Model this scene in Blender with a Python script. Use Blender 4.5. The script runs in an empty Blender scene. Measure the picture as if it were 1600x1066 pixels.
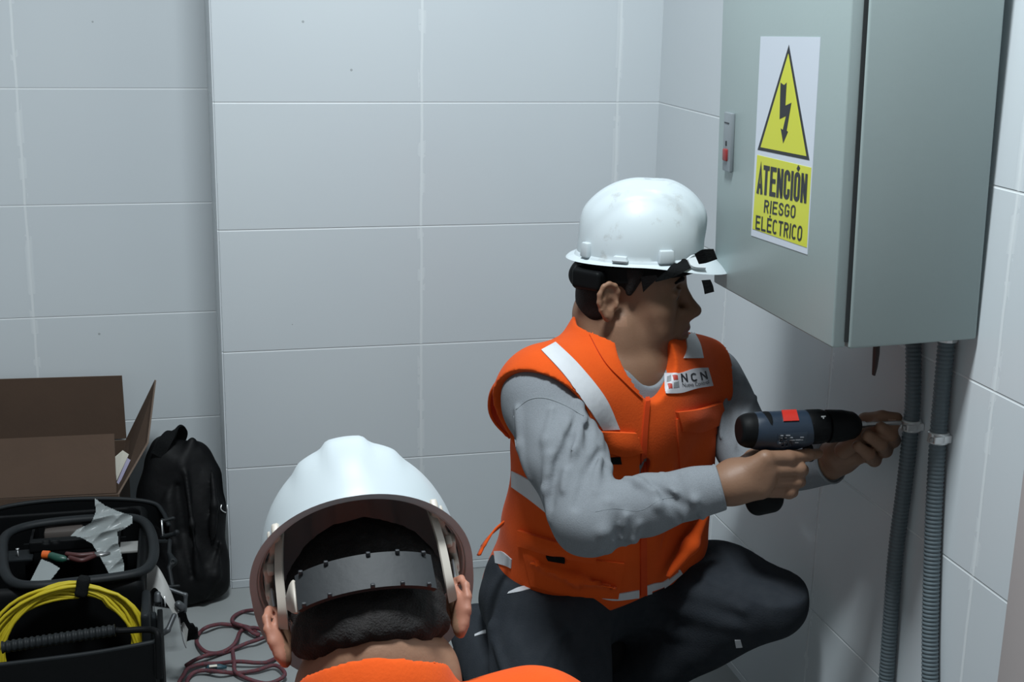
import bpy, bmesh, math, random
import numpy as np
from mathutils import Vector, Matrix, Euler
from mathutils.bvhtree import BVHTree
random.seed(7); rng = np.random.RandomState(7)
C = bpy.context.scene.collection
SC = bpy.context.scene
# ------------------------------------------------------------------ camera, world, lights, exposure
CAM_Z = 1.362
MX = np.array([[0.97084092, -0.04244607, 0.23593692],
               [-0.2389039, -0.25268177, 0.93759098],
               [0.01981991, -0.96661795, -0.25545433]])      # world rows: right wall axis, depth axis, up
FPX, CX, CY = 2090.0, 800.0, 533.0
camd = bpy.data.cameras.new('camera'); cam = bpy.data.objects.new('camera', camd); C.objects.link(cam)
camd.sensor_width = 36.0; camd.lens = FPX / 1600.0 * 36.0; camd.clip_start = 0.05
rot = Matrix(((MX[0][0], -MX[0][1], -MX[0][2]), (MX[1][0], -MX[1][1], -MX[1][2]), (MX[2][0], -MX[2][1], -MX[2][2])))
q_, _r = np.linalg.qr(np.array(rot)); q_ = q_ * np.sign(np.diag(_r))
cam.matrix_world = Matrix.Translation((0, 0, CAM_Z)) @ Matrix(q_.tolist()).to_4x4()
SC.camera = cam
SC.view_settings.view_transform = 'Standard'; SC.view_settings.look = 'None'
SC.view_settings.gamma = 1.0; SC.view_settings.use_curve_mapping = False
SC.view_settings.exposure = 0.13
w = bpy.data.worlds.new('world'); SC.world = w; w.use_nodes = True
w.node_tree.nodes['Background'].inputs[0].default_value = (0.80, 0.85, 0.88, 1)
w.node_tree.nodes['Background'].inputs[1].default_value = 0.22
def area(name, loc, target, sx, sy, power, col):
    l = bpy.data.lights.new(name, 'AREA'); l.shape = 'RECTANGLE'; l.size = sx; l.size_y = sy; l.energy = power; l.color = col
    o = bpy.data.objects.new(name, l); C.objects.link(o); o.location = loc
    o.rotation_euler = (Vector(target) - Vector(loc)).to_track_quat('-Z', 'Y').to_euler()
    return o
area('ceiling_lamp', (0.12, 1.34, 2.90), (0.12, 1.36, 0), 0.46, 0.34, 74.0, (0.88, 0.96, 1.0))
# ------------------------------------------------------------------ pixel + depth -> place
def ray(x, y): return MX @ np.array([x - CX, y - CY, FPX])
def pY(x, y, Y): d = ray(x, y); return d * (Y / d[1]) + np.array([0, 0, CAM_Z])
def pX(x, y, X): d = ray(x, y); return d * (X / d[0]) + np.array([0, 0, CAM_Z])
def pZ(x, y, Z): d = ray(x, y); return d * ((Z - CAM_Z) / d[2]) + np.array([0, 0, CAM_Z])
A = np.array
# ------------------------------------------------------------------ materials
def nt(name):
    m = bpy.data.materials.new(name); m.use_nodes = True
    t = m.node_tree; b = t.nodes['Principled BSDF']
    return m, t, b
def N(t, typ, **kw):
    n = t.nodes.new(typ)
    for k, v in kw.items(): setattr(n, k, v)
    return n
def mathn(t, op, a, b=None, c=None, clamp=False):
    n = N(t, 'ShaderNodeMath', operation=op); n.use_clamp = clamp
    for i, v in enumerate((a, b, c)):
        if v is None: continue
        if isinstance(v, (int, float)): n.inputs[i].default_value = v
        else: t.links.new(v, n.inputs[i])
    return n.outputs[0]
def mat(name, col, rough=0.6, metal=0.0, spec=0.5, noise=None, bump=None, sheen=0.0, coat=0.0, trans=0.0, alpha=1.0, sss=0.0):
    """noise=(scale, amount, colour2)   bump=(scale, strength)"""
    m, t, b = nt(name)
    b.inputs['Base Color'].default_value = (*col, 1); b.inputs['Roughness'].default_value = rough
    b.inputs['Metallic'].default_value = metal; b.inputs['Specular IOR Level'].default_value = spec
    b.inputs['Sheen Weight'].default_value = sheen; b.inputs['Coat Weight'].default_value = coat
    b.inputs['Transmission Weight'].default_value = trans; b.inputs['Alpha'].default_value = alpha
    if sss: b.inputs['Subsurface Weight'].default_value = sss; b.inputs['Subsurface Scale'].default_value = 0.01; b.inputs['Subsurface Radius'].default_value = (1, .35, .2)
    tc = N(t, 'ShaderNodeTexCoord')
    if noise:
        n = N(t, 'ShaderNodeTexNoise'); n.inputs['Scale'].default_value = noise[0]; n.inputs['Detail'].default_value = 5
        t.links.new(tc.outputs['Object'], n.inputs['Vector'])
        mx = N(t, 'ShaderNodeMix', data_type='RGBA'); mx.inputs['A'].default_value = (*col, 1); mx.inputs['B'].default_value = (*noise[2], 1)
        rm = N(t, 'ShaderNodeMapRange'); rm.inputs[1].default_value = 0.35; rm.inputs[2].default_value = 0.7; rm.inputs[3].default_value = 0; rm.inputs[4].default_value = noise[1]
        t.links.new(n.outputs[0], rm.inputs[0]); t.links.new(rm.outputs[0], mx.inputs['Factor']); t.links.new(mx.outputs['Result'], b.inputs['Base Color'])
    if bump:
        n = N(t, 'ShaderNodeTexNoise'); n.inputs['Scale'].default_value = bump[0]; n.inputs['Detail'].default_value = 3
        t.links.new(tc.outputs['Object'], n.inputs['Vector'])
        bp = N(t, 'ShaderNodeBump'); bp.inputs['Strength'].default_value = bump[1]; bp.inputs['Distance'].default_value = 0.002
        t.links.new(n.outputs[0], bp.inputs['Height']); t.links.new(bp.outputs[0], b.inputs['Normal'])
    return m
def tile_mat(name, ax, u0, uw, v0, vh, col, grout, uwob=0.0):
    """stack-bond wall tiles; ax = horizontal axis (0 x, 1 y); lines at u0 + k*uw and v0 + k*vh"""
    m, t, b = nt(name)
    g = N(t, 'ShaderNodeNewGeometry'); s = N(t, 'ShaderNodeSeparateXYZ'); t.links.new(g.outputs['Position'], s.inputs[0])
    no = N(t, 'ShaderNodeTexNoise'); no.inputs['Scale'].default_value = 9.0; no.inputs['Detail'].default_value = 6; t.links.new(g.outputs['Position'], no.inputs['Vector'])
    wob = mathn(t, 'MULTIPLY', mathn(t, 'SUBTRACT', no.outputs[0], 0.5), 0.007)
    def dist(c, o, w, wb):
        v = mathn(t, 'ADD', s.outputs[c], wob) if wb else s.outputs[c]
        k = mathn(t, 'DIVIDE', mathn(t, 'SUBTRACT', v, o), w)
        f = mathn(t, 'SUBTRACT', k, mathn(t, 'ROUND', k))
        return mathn(t, 'MULTIPLY', mathn(t, 'ABSOLUTE', f), w)
    du = dist(ax, u0, uw, True); dv = dist(2, v0, vh, False)
    def line(d, a, bb):
        r = N(t, 'ShaderNodeMapRange'); r.clamp = True; r.inputs[1].default_value = a; r.inputs[2].default_value = bb; r.inputs[3].default_value = 1; r.inputs[4].default_value = 0
        t.links.new(d, r.inputs[0]); return r.outputs[0]
    hl = line(dv, 0.0009, 0.0022); vl = line(du, 0.0018, 0.0038)
    # smeared filler beside the vertical joints
    n2 = N(t, 'ShaderNodeTexNoise'); n2.inputs['Scale'].default_value = 14; n2.inputs['Detail'].default_value = 5; t.links.new(g.outputs['Position'], n2.inputs['Vector'])
    sm = mathn(t, 'MULTIPLY', line(du, 0.004, 0.009), mathn(t, 'GREATER_THAN', n2.outputs[0], 0.545))
    msk = mathn(t, 'MAXIMUM', mathn(t, 'MAXIMUM', hl, mathn(t, 'MULTIPLY', vl, 0.8)), mathn(t, 'MULTIPLY', sm, 0.55))
    n3 = N(t, 'ShaderNodeTexNoise'); n3.inputs['Scale'].default_value = 2.2; n3.inputs['Detail'].default_value = 4; t.links.new(g.outputs['Position'], n3.inputs['Vector'])
    n4 = N(t, 'ShaderNodeTexVoronoi'); n4.inputs['Scale'].default_value = 6.0; t.links.new(g.outputs['Position'], n4.inputs['Vector'])
    speck = mathn(t, 'LESS_THAN', n4.outputs['Distance'], 0.017)
    mx = N(t, 'ShaderNodeMix', data_type='RGBA'); mx.inputs['A'].default_value = (*col, 1); mx.inputs['B'].default_value = (col[0]*.93, col[1]*.93, col[2]*.95, 1); t.links.new(n3.outputs[0], mx.inputs['Factor'])
    ms = N(t, 'ShaderNodeMix', data_type='RGBA'); ms.inputs['B'].default_value = (col[0]*.45, col[1]*.45, col[2]*.45, 1); t.links.new(mx.outputs['Result'], ms.inputs['A']); t.links.new(mathn(t, 'MULTIPLY', speck, 0.7), ms.inputs['Factor'])
    m2 = N(t, 'ShaderNodeMix', data_type='RGBA'); m2.inputs['B'].default_value = (*grout, 1); t.links.new(ms.outputs['Result'], m2.inputs['A']); t.links.new(msk, m2.inputs['Factor'])
    t.links.new(m2.outputs['Result'], b.inputs['Base Color'])
    rr = mathn(t, 'ADD', 0.27, mathn(t, 'MULTIPLY', msk, 0.5)); t.links.new(rr, b.inputs['Roughness'])
    b.inputs['Specular IOR Level'].default_value = 0.4
    bp = N(t, 'ShaderNodeBump'); bp.inputs['Strength'].default_value = 0.6; bp.inputs['Distance'].default_value = 0.0015
    hh = mathn(t, 'MULTIPLY', mathn(t, 'MAXIMUM', hl, mathn(t, 'MULTIPLY', vl, 0.4)), -1.0); t.links.new(hh, bp.inputs['Height']); t.links.new(bp.outputs[0], b.inputs['Normal'])
    return m
M = {}
M['skin'] = mat('skin', (0.205, 0.114, 0.070), 0.52, spec=0.35, noise=(22, 0.5, (0.165, 0.086, 0.052)), bump=(260, 0.12))
M['skin_ruddy'] = mat('skin_ruddy', (0.25, 0.138, 0.085), 0.55, spec=0.3, noise=(18, 0.6, (0.18, 0.095, 0.06)), bump=(220, 0.15))
M['ear'] = mat('ear', (0.33, 0.145, 0.095), 0.55, spec=0.3, noise=(25, 0.5, (0.26, 0.105, 0.07)))
M['lip'] = mat('lip', (0.18, 0.080, 0.062), 0.5)
M['nail'] = mat('nail', (0.32, 0.19, 0.14), 0.35)
M['eye'] = mat('eye', (0.34, 0.30, 0.27), 0.25)
M['iris'] = mat('iris', (0.012, 0.008, 0.006), 0.15)
M['hair'] = mat('hair', (0.009, 0.008, 0.008), 0.75, spec=0.2, bump=(500, 0.8), noise=(60, 0.6, (0.018, 0.015, 0.014)))
M['shirt'] = mat('shirt_heather', (0.205, 0.222, 0.240), 0.95, spec=0.08, noise=(620, 0.7, (0.16, 0.174, 0.188)), bump=(700, 0.3))
M['seam'] = mat('seam', (0.19, 0.21, 0.225), 0.9)
M['vest'] = mat('vest_orange', (0.60, 0.078, 0.010), 0.85, spec=0.08, noise=(30, 0.35, (0.52, 0.060, 0.008)), bump=(300, 0.2), sheen=0.05)
M['vest_dark'] = mat('vest_seam', (0.52, 0.05, 0.008), 0.8, spec=0.2)
M['reflect'] = mat('reflective_tape', (0.52, 0.535, 0.56), 0.45, spec=0.4, bump=(60, 0.35), noise=(40, 0.4, (0.45, 0.46, 0.48)))
M['trouser'] = mat('trouser', (0.022, 0.026, 0.032), 0.9, spec=0.12, noise=(40, 0.5, (0.033, 0.037, 0.043)), bump=(350, 0.4))
M['black_strap'] = mat('black_strap', (0.005, 0.0055, 0.006), 0.8, spec=0.1, bump=(300, 0.5))
M['black_plastic'] = mat('black_plastic', (0.0040, 0.0045, 0.0050), 0.55, spec=0.10, bump=(90, 0.1))
M['grey_plastic'] = mat('grey_plastic', (0.0095, 0.0115, 0.013), 0.55, spec=.18, noise=(30, 0.5, (0.014, 0.0165, 0.018)))
M['blue_plastic'] = mat('drill_blue', (0.010, 0.020, 0.036), 0.42, bump=(120, 0.1))
M['red_plastic'] = mat('red_plastic', (0.42, 0.02, 0.012), 0.4)
M['steel'] = mat('steel', (0.86, 0.87, 0.87), 0.30, metal=.6, noise=(40, 0.4, (0.45, 0.46, 0.46)))
M['dull_steel'] = mat('dull_steel', (0.30, 0.30, 0.30), 0.4, metal=0.9)
M['conduit'] = mat('conduit_grey', (0.105, 0.135, 0.15), 0.42, spec=0.4)
M['cab'] = mat('cabinet_paint', (0.335, 0.405, 0.40), 0.36, spec=0.4, noise=(6, 0.4, (0.315, 0.38, 0.38)), bump=(160, 0.05))
M['cab_dark'] = mat('cabinet_gap', (0.02, 0.024, 0.025), 0.7)
M['sticker'] = mat('sticker_white', (0.60, 0.65, 0.72), 0.45)
M['yellow'] = mat('sticker_yellow', (0.62, 0.64, 0.045), 0.45)
M['ink'] = mat('ink', (0.018, 0.02, 0.024), 0.5)
M['cardboard'] = mat('cardboard', (0.084, 0.056, 0.041), 0.9, spec=0.08, noise=(14, 0.5, (0.072, 0.049, 0.037)), bump=(80, 0.2))
M['card_edge'] = mat('cardboard_edge', (0.14, 0.10, 0.075), 0.85, bump=(300, 0.5))
M['paper'] = mat('paper', (0.62, 0.60, 0.52), 0.7)
M['bag'] = mat('bag_black', (0.0042, 0.0045, 0.005), 0.6, spec=0.14, bump=(60, 0.5))
M['cable_yellow'] = mat('cable_yellow', (0.42, 0.335, 0.014), 0.5, spec=.3)
M['maroon'] = mat('cord_maroon', (0.115, 0.018, 0.024), 0.7, noise=(220, 1.0, (0.06, 0.035, 0.045)), bump=(500, 0.5))
M['orange_plastic'] = mat('orange_plastic', (0.55, 0.10, 0.015), 0.4)
M['green_plastic'] = mat('green_plastic', (0.012, 0.06, 0.042), 0.4)
M['card_grey'] = mat('grey_card', (0.25, 0.25, 0.24), 0.55)
M['strap_clear'] = mat('translucent_clip', (0.62, 0.66, 0.68), 0.3, alpha=0.75)
M['shell_inner'] = mat('shell_inner', (0.52, 0.49, 0.45), 0.5)
M['harness'] = mat('harness_plastic', (0.42, 0.38, 0.33), 0.5)
M['nape'] = mat('nape_band', (0.017, 0.019, 0.021), 0.6, spec=.3, bump=(80, 0.2))
M['floor'] = mat('floor_tile', (0.235, 0.25, 0.25), 0.5, spec=0.3, noise=(6, 0.5, (0.205, 0.218, 0.218)))
M['poly'] = mat('clear_bag', (0.42, 0.46, 0.46), 0.3, alpha=0.34, spec=0.5)
M['blue_bit'] = mat('dark_teal_plastic', (0.02, 0.06, 0.08), 0.5)
def helmet_mat(name, dirty, g=1.0):
    m, t, b = nt(name)
    tc = N(t, 'ShaderNodeTexCoord')
    n = N(t, 'ShaderNodeTexNoise'); n.inputs['Scale'].default_value = 24; n.inputs['Detail'].default_value = 8; n.inputs['Roughness'].default_value = .7
    t.links.new(tc.outputs['Object'], n.inputs['Vector'])
    r = N(t, 'ShaderNodeMapRange'); r.inputs[1].default_value = .58; r.inputs[2].default_value = .76; r.inputs[3].default_value = 0; r.inputs[4].default_value = dirty
    t.links.new(n.outputs[0], r.inputs[0])
    mx = N(t, 'ShaderNodeMix', data_type='RGBA'); mx.inputs['A'].default_value = (.49 * g, .545 * g, .57 * g, 1); mx.inputs['B'].default_value = (.28, .27, .25, 1)
    t.links.new(r.outputs[0], mx.inputs['Factor']); t.links.new(mx.outputs['Result'], b.inputs['Base Color'])
    b.inputs['Roughness'].default_value = .38; b.inputs['Specular IOR Level'].default_value = .22
    return m
M['helmet_worn'] = helmet_mat('helmet_worn', 0.75); M['helmet_clean'] = helmet_mat('helmet_clean', 0.12, .82)
# ------------------------------------------------------------------ object helpers
def link(name, me, m, parent=None, smooth=True):
    o = bpy.data.objects.new(name, me); C.objects.link(o)
    if m is not None:
        for mm in (m if isinstance(m, (list, tuple)) else [m]): me.materials.append(M[mm] if isinstance(mm, str) else mm)
    if parent is not None:
        o.parent = parent                 # meshes are written in world coordinates; only the Empties carry a location
        if parent.type == 'EMPTY': o.matrix_parent_inverse = Matrix.Translation(parent.location).inverted()
    if smooth and len(me.polygons): me.polygons.foreach_set('use_smooth', [True] * len(me.polygons))
    return o
def mesh(name, V, F, m, parent=None, smooth=True):
    me = bpy.data.meshes.new(name); me.from_pydata([tuple(map(float, v)) for v in V], [], [tuple(map(int, f)) for f in F]); me.update()
    return link(name, me, m, parent, smooth)
def frombm(name, bm, m, parent=None, smooth=False):
    me = bpy.data.meshes.new(name); bmesh.ops.recalc_face_normals(bm, faces=bm.faces); bm.to_mesh(me); bm.free(); me.update()
    return link(name, me, m, parent, smooth)
def thing(name, label, cat, loc=(0, 0, 0), group=None):
    o = bpy.data.objects.new(name, None); C.objects.link(o); o.location = tuple(float(v) for v in loc); o.empty_display_size = .05
    return tag(o, label, cat, group)
def tag(o, label, cat, group=None):
    o['label'] = label; o['category'] = cat
    if group: o['group'] = group
    return o
def struct(o): o['kind'] = 'structure'; return o
def autosm(o, ang=35):
    me = o.data
    me.polygons.foreach_set('use_smooth', [True] * len(me.polygons))
    me.set_sharp_from_angle(angle=math.radians(ang)); return o
def box_bm(c, s, bev=0.0, seg=2, R=None):
    bm = bmesh.new(); bmesh.ops.create_cube(bm, size=1.0)
    for v in bm.verts: v.co = Vector((v.co.x * s[0], v.co.y * s[1], v.co.z * s[2]))
    if bev: bmesh.ops.bevel(bm, geom=bm.edges[:], offset=bev, segments=seg, profile=.5, affect='EDGES')
    T = Matrix.Translation(Vector([float(v) for v in c])) @ (R.to_4x4() if R is not None else Matrix.Identity(4))
    bm.transform(T); return bm
def box(name, c, s, m, parent=None, bev=0.0, seg=2, R=None):
    o = frombm(name, box_bm(c, s, bev, seg, R), m, parent)
    return autosm(o) if bev else o
def joinbm(bms):
    out = bmesh.new()
    for b in bms:
        me = bpy.data.meshes.new('t'); b.to_mesh(me); b.free(); out.from_mesh(me); bpy.data.meshes.remove(me)
    return out
def cat_rom(P, n=12, closed=False):
    P = [A(p, float) for p in P]
    if closed: Q = [P[-1]] + P + [P[0], P[1]]
    else: Q = [2 * P[0] - P[1]] + P + [2 * P[-1] - P[-2]]
    out = []
    for i in range(1, len(Q) - 2):
        p0, p1, p2, p3 = Q[i - 1], Q[i], Q[i + 1], Q[i + 2]
        for k in range(n):
            t = k / n
            out.append(.5 * (2 * p1 + (p2 - p0) * t + (2 * p0 - 5 * p1 + 4 * p2 - p3) * t * t + (3 * p1 - p0 - 3 * p2 + p3) * t ** 3))
    if not closed: out.append(Q[-2])
    return np.array(out)
def resamp(P, n):
    P = np.array(P, float); d = np.r_[0, np.cumsum(np.linalg.norm(np.diff(P, axis=0), axis=1))]
    t = np.linspace(0, d[-1], n); return np.stack([np.interp(t, d, P[:, i]) for i in range(P.shape[1])], 1)
def frames(P, closed=False):
    P = np.array(P, float); T = np.gradient(P, axis=0)
    if closed: T = np.roll(P, -1, 0) - np.roll(P, 1, 0)
    T /= np.linalg.norm(T, axis=1)[:, None] + 1e-12
    u = np.cross(T[0], [0, 0, 1.0]);
    if np.linalg.norm(u) < .1: u = np.cross(T[0], [1.0, 0, 0])
    u /= np.linalg.norm(u); U = [u]
    for i in range(1, len(P)):
        u = U[-1] - T[i] * np.dot(U[-1], T[i]); u /= np.linalg.norm(u) + 1e-12; U.append(u)
    U = np.array(U); return T, U, np.cross(T, U)
def sweep(P, r, seg=12, closed=False, flat=1.0, up=None):
    """r scalar or array; flat squashes the second axis. returns V,F"""
    P = np.array(P, float); n = len(P); T, U, W = frames(P, closed)
    if up is not None:
        up = np.array(up, float); U = np.cross(T, up); U /= np.linalg.norm(U, axis=1)[:, None] + 1e-9; W = np.cross(U, T) * -1
    r = np.full(n, r) if np.isscalar(r) else np.array(r)
    a = np.linspace(0, 2 * np.pi, seg, endpoint=False)
    V = (P[:, None, :] + r[:, None, None] * (np.cos(a)[None, :, None] * U[:, None, :] + flat * np.sin(a)[None, :, None] * W[:, None, :])).reshape(-1, 3)
    F = []; m_ = n if closed else n - 1
    for i in range(m_):
        j = (i + 1) % n
        for k in range(seg): F.append((i * seg + k, i * seg + (k + 1) % seg, j * seg + (k + 1) % seg, j * seg + k))
    if not closed: F.append(tuple(range(seg))[::-1]); F.append(tuple((n - 1) * seg + k for k in range(seg)))
    return V, F
def merge(parts):
    V = []; F = []; o = 0
    for v, f in parts: V.extend(list(v)); F.extend([tuple(i + o for i in q) for q in f]); o += len(v)
    return V, F
def tube(name, P, r, m, parent=None, seg=12, **k): V, F = sweep(P, r, seg, **k); return autosm(mesh(name, V, F, m, parent), 50)
def ribbon(P, widthdir, w, th):
    """flat strap along P; widthdir per point or one vector"""
    P = np.array(P, float); n = len(P); T = np.gradient(P, axis=0); T /= np.linalg.norm(T, axis=1)[:, None]
    D = np.array(widthdir, float); D = np.tile(D, (n, 1)) if D.ndim == 1 else D
    D = D - T * np.sum(D * T, 1)[:, None]; D /= np.linalg.norm(D, axis=1)[:, None]
    Nn = np.cross(T, D); w = np.full(n, w) if np.isscalar(w) else np.array(w)
    V = []
    for i in range(n):
        for a_, b_ in ((-1, -1), (1, -1), (1, 1), (-1, 1)): V.append(P[i] + D[i] * a_ * w[i] / 2 + Nn[i] * b_ * th / 2)
    F = []
    for i in range(n - 1):
        for k in range(4): F.append((4 * i + k, 4 * i + (k + 1) % 4, 4 * i + 4 + (k + 1) % 4, 4 * i + 4 + k))
    F.append((0, 1, 2, 3)[::-1]); F.append(tuple(4 * (n - 1) + k for k in range(4)))
    return V, F
def bvh_of(o):
    me = o.data; return BVHTree.FromPolygons([v.co[:] for v in me.vertices], [tuple(p.vertices) for p in me.polygons])
CAMP = Vector((0, 0, CAM_Z))
def hit(bvh, x, y, push=0.0):
    d = Vector(ray(x, y)).normalized(); loc, nor, idx, dist = bvh.ray_cast(CAMP, d)
    if loc is None: return None
    if nor.dot(d) > 0: nor = -nor
    return A(loc + nor * push), A(nor)
def patch(name, bvh, La, Lb, m, parent, th=0.0025, n=24, k=8, curve=True, puff=0.0):
    """cloth piece lying on a surface, outlined by two edges (in photo pixels), with real thickness"""
    La = cat_rom([A(p, float) for p in La], 8) if curve and len(La) > 2 else np.array(La, float)
    Lb = cat_rom([A(p, float) for p in Lb], 8) if curve and len(Lb) > 2 else np.array(Lb, float)
    La = resamp(La, n); Lb = resamp(Lb, n); G = {}; V = []
    for i in range(n):
        for j in range(k):
            t = j / (k - 1); p = La[i] * (1 - t) + Lb[i] * t
            h = hit(bvh, p[0], p[1])
            if h is None: continue
            pf = puff * math.sin(math.pi * t) * math.sin(math.pi * i / (n - 1))
            G[(i, j)] = len(V); V.append(h[0] + h[1] * (th + pf)); V.append(h[0] - h[1] * .0015)
    return _grid_solid(name, V, G, n, k, m, parent)
def _grid_solid(name, V, G, n, k, m, parent):
    F = []; cnt = {}; cells = []
    V = [list(v) for v in V]
    # drop cells that stretch across a depth jump
    for i in range(n - 1):
        for j in range(k - 1):
            q = [G.get((i, j)), G.get((i + 1, j)), G.get((i + 1, j + 1)), G.get((i, j + 1))]
            if any(x is None for x in q): continue
            pts = np.array([V[x] for x in q])
            if max(np.linalg.norm(pts[a_] - pts[(a_ + 1) % 4]) for a_ in range(4)) > 0.035: continue
            cells.append((i, j, q))
    # keep the largest connected piece
    left = {(c[0], c[1]): c[2] for c in cells}; best = []
    while left:
        st_ = [next(iter(left))]; comp = []; q0 = left.pop(st_[0]); comp.append(q0)
        while st_:
            i, j = st_.pop()
            for d in ((i + 1, j), (i - 1, j), (i, j + 1), (i, j - 1)):
                if d in left: comp.append(left.pop(d)); st_.append(d)
        if len(comp) > len(best): best = comp
    for q in best:
        F.append(tuple(q)); F.append(tuple(x + 1 for x in q[::-1]))
        for a_ in range(4): e = (q[a_], q[(a_ + 1) % 4]); cnt[e] = 1
    used = sorted({x for q in F for x in q}); mp = {x: k_ for k_, x in enumerate(used)}; V = [V[x] for x in used]
    F = [tuple(mp[x] for x in q) for q in F]; cnt = {(mp[a_], mp[b_]): 1 for (a_, b_) in cnt}
    for (a_, b_) in list(cnt):
        if (b_, a_) not in cnt: F.append((b_, a_, a_ + 1, b_ + 1))
    return autosm(mesh(name, V, F, m, parent), 50)
def text2d(s, off=0.0, res=6):
    """flat glyph mesh of a word, scaled to the unit square; returns verts, faces"""
    cu = bpy.data.curves.new('t', 'FONT'); cu.body = s; cu.offset = off; cu.resolution_u = res; cu.size = 1
    o = bpy.data.objects.new('t', cu); C.objects.link(o)
    dg = bpy.context.evaluated_depsgraph_get(); dg.update()
    me = bpy.data.meshes.new_from_object(o.evaluated_get(dg))
    V = np.array([v.co[:2] for v in me.vertices]); F = [tuple(p.vertices) for p in me.polygons]
    bpy.data.objects.remove(o); bpy.data.curves.remove(cu); bpy.data.meshes.remove(me)
    V -= V.min(0); V /= V.max(0); return V, F
def _arc(cx, cy, rx, ry, a0, a1, n=12): return [(cx + rx * math.cos(math.radians(a0 + (a1 - a0) * i / n)), cy + ry * math.sin(math.radians(a0 + (a1 - a0) * i / n))) for i in range(n + 1)]
def glyph(ch, w, s):
    """strokes of a block letter in a box w wide and 1 high, stroke s"""
    h = s / 2; L, R, B, T = h, w - h, h, 1 - h; m = w / 2; ry = (T - B) / 2; c = []
    base = {'Ó': 'O', 'É': 'E'}.get(ch, ch)
    if base == 'A': c = [[(L, 0), (m, T + h * .4), (R, 0)], [(L + w * .16, .27), (R - w * .16, .27)]]
    elif base == 'T': c = [[(0, T), (w, T)], [(m, T), (m, 0)]]
    elif base == 'E': c = [[(w, T), (L, T), (L, B), (w, B)], [(L, .52), (w * .9, .52)]]
    elif base == 'N': c = [[(L, 0), (L, 1)], [(L, T), (R, B)], [(R, 0), (R, 1)]]
    elif base == 'I': c = [[(m, 0), (m, 1)]]
    elif base == 'L': c = [[(L, 1), (L, B), (w, B)]]
    elif base in 'CG':
        r = min(m - h, .3); e_ = 0 if w < .45 or base == 'G' else 32; c = [_arc(m, T - r, m - h, r, e_, 180) + _arc(m, B + r, m - h, r, 180, 360 - e_)]
        if w < .45: c[0] = [(R, .64)] + c[0] + [(R, .36)]
        if base == 'G': c[0] = c[0] + [(R, .45)]; c.append([(m, .45), (w, .45)])
    elif base == 'O':
        r = min(m - h, .3); c = [_arc(m, T - r, m - h, r, 0, 180) + _arc(m, B + r, m - h, r, 180, 360)]; c[0].append(c[0][0])
    elif base == 'R': c = [[(L, 0), (L, T)] + _arc(m, T - .2, m - h, .2, 90, -90) + [(L, T - .4)], [(m, T - .4), (R, 0)]]
    elif base == 'S': r = (T - B) / 4; c = [[(R, .72)] + _arc(m, T - r, m - h, r, 10, 180) + _arc(m, B + r, m - h, r, 90, 0) + _arc(m, B + r, m - h, r, 0, -180) + [(L, .27)]]
    if ch in 'ÓÉ': c.append([(m - s * .15, 1.06), (m + s * .5, 1.2)])
    return c
def stroke_text(s, w, st, gap):
    V = []; F = []; x = 0
    for ch in s:
        ww = st if ch == 'I' else w
        for pl in glyph(ch, ww, st):
            P = np.array([p for i, p in enumerate(pl) if i == 0 or np.hypot(p[0] - pl[i - 1][0], p[1] - pl[i - 1][1]) > 1e-4], float); n = len(P); closed = np.hypot(*(P[0] - P[-1])) < 1e-6
            D = np.diff(P, axis=0); D /= np.linalg.norm(D, axis=1)[:, None]; o = len(V)
            for i in range(n):
                a_ = D[i - 1] if i > 0 else (D[-1] if closed else D[0]); b_ = D[i] if i < n - 1 else (D[0] if closed else D[-1])
                na = A([-a_[1], a_[0]]); nb = A([-b_[1], b_[0]]); m_ = na + nb; m_ /= np.linalg.norm(m_); q = max(.45, m_ @ na)
                for sg in (1, -1): V.append((x + P[i][0] + sg * m_[0] * st / 2 / q, P[i][1] + sg * m_[1] * st / 2 / q))
            for i in range(n - 1): F.append((o + 2 * i, o + 2 * i + 1, o + 2 * i + 3, o + 2 * i + 2))
        x += ww + gap - (.07 if ch == 'A' else 0)
    V = np.array(V); V[:, 0] /= (x - gap); return V, F
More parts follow.
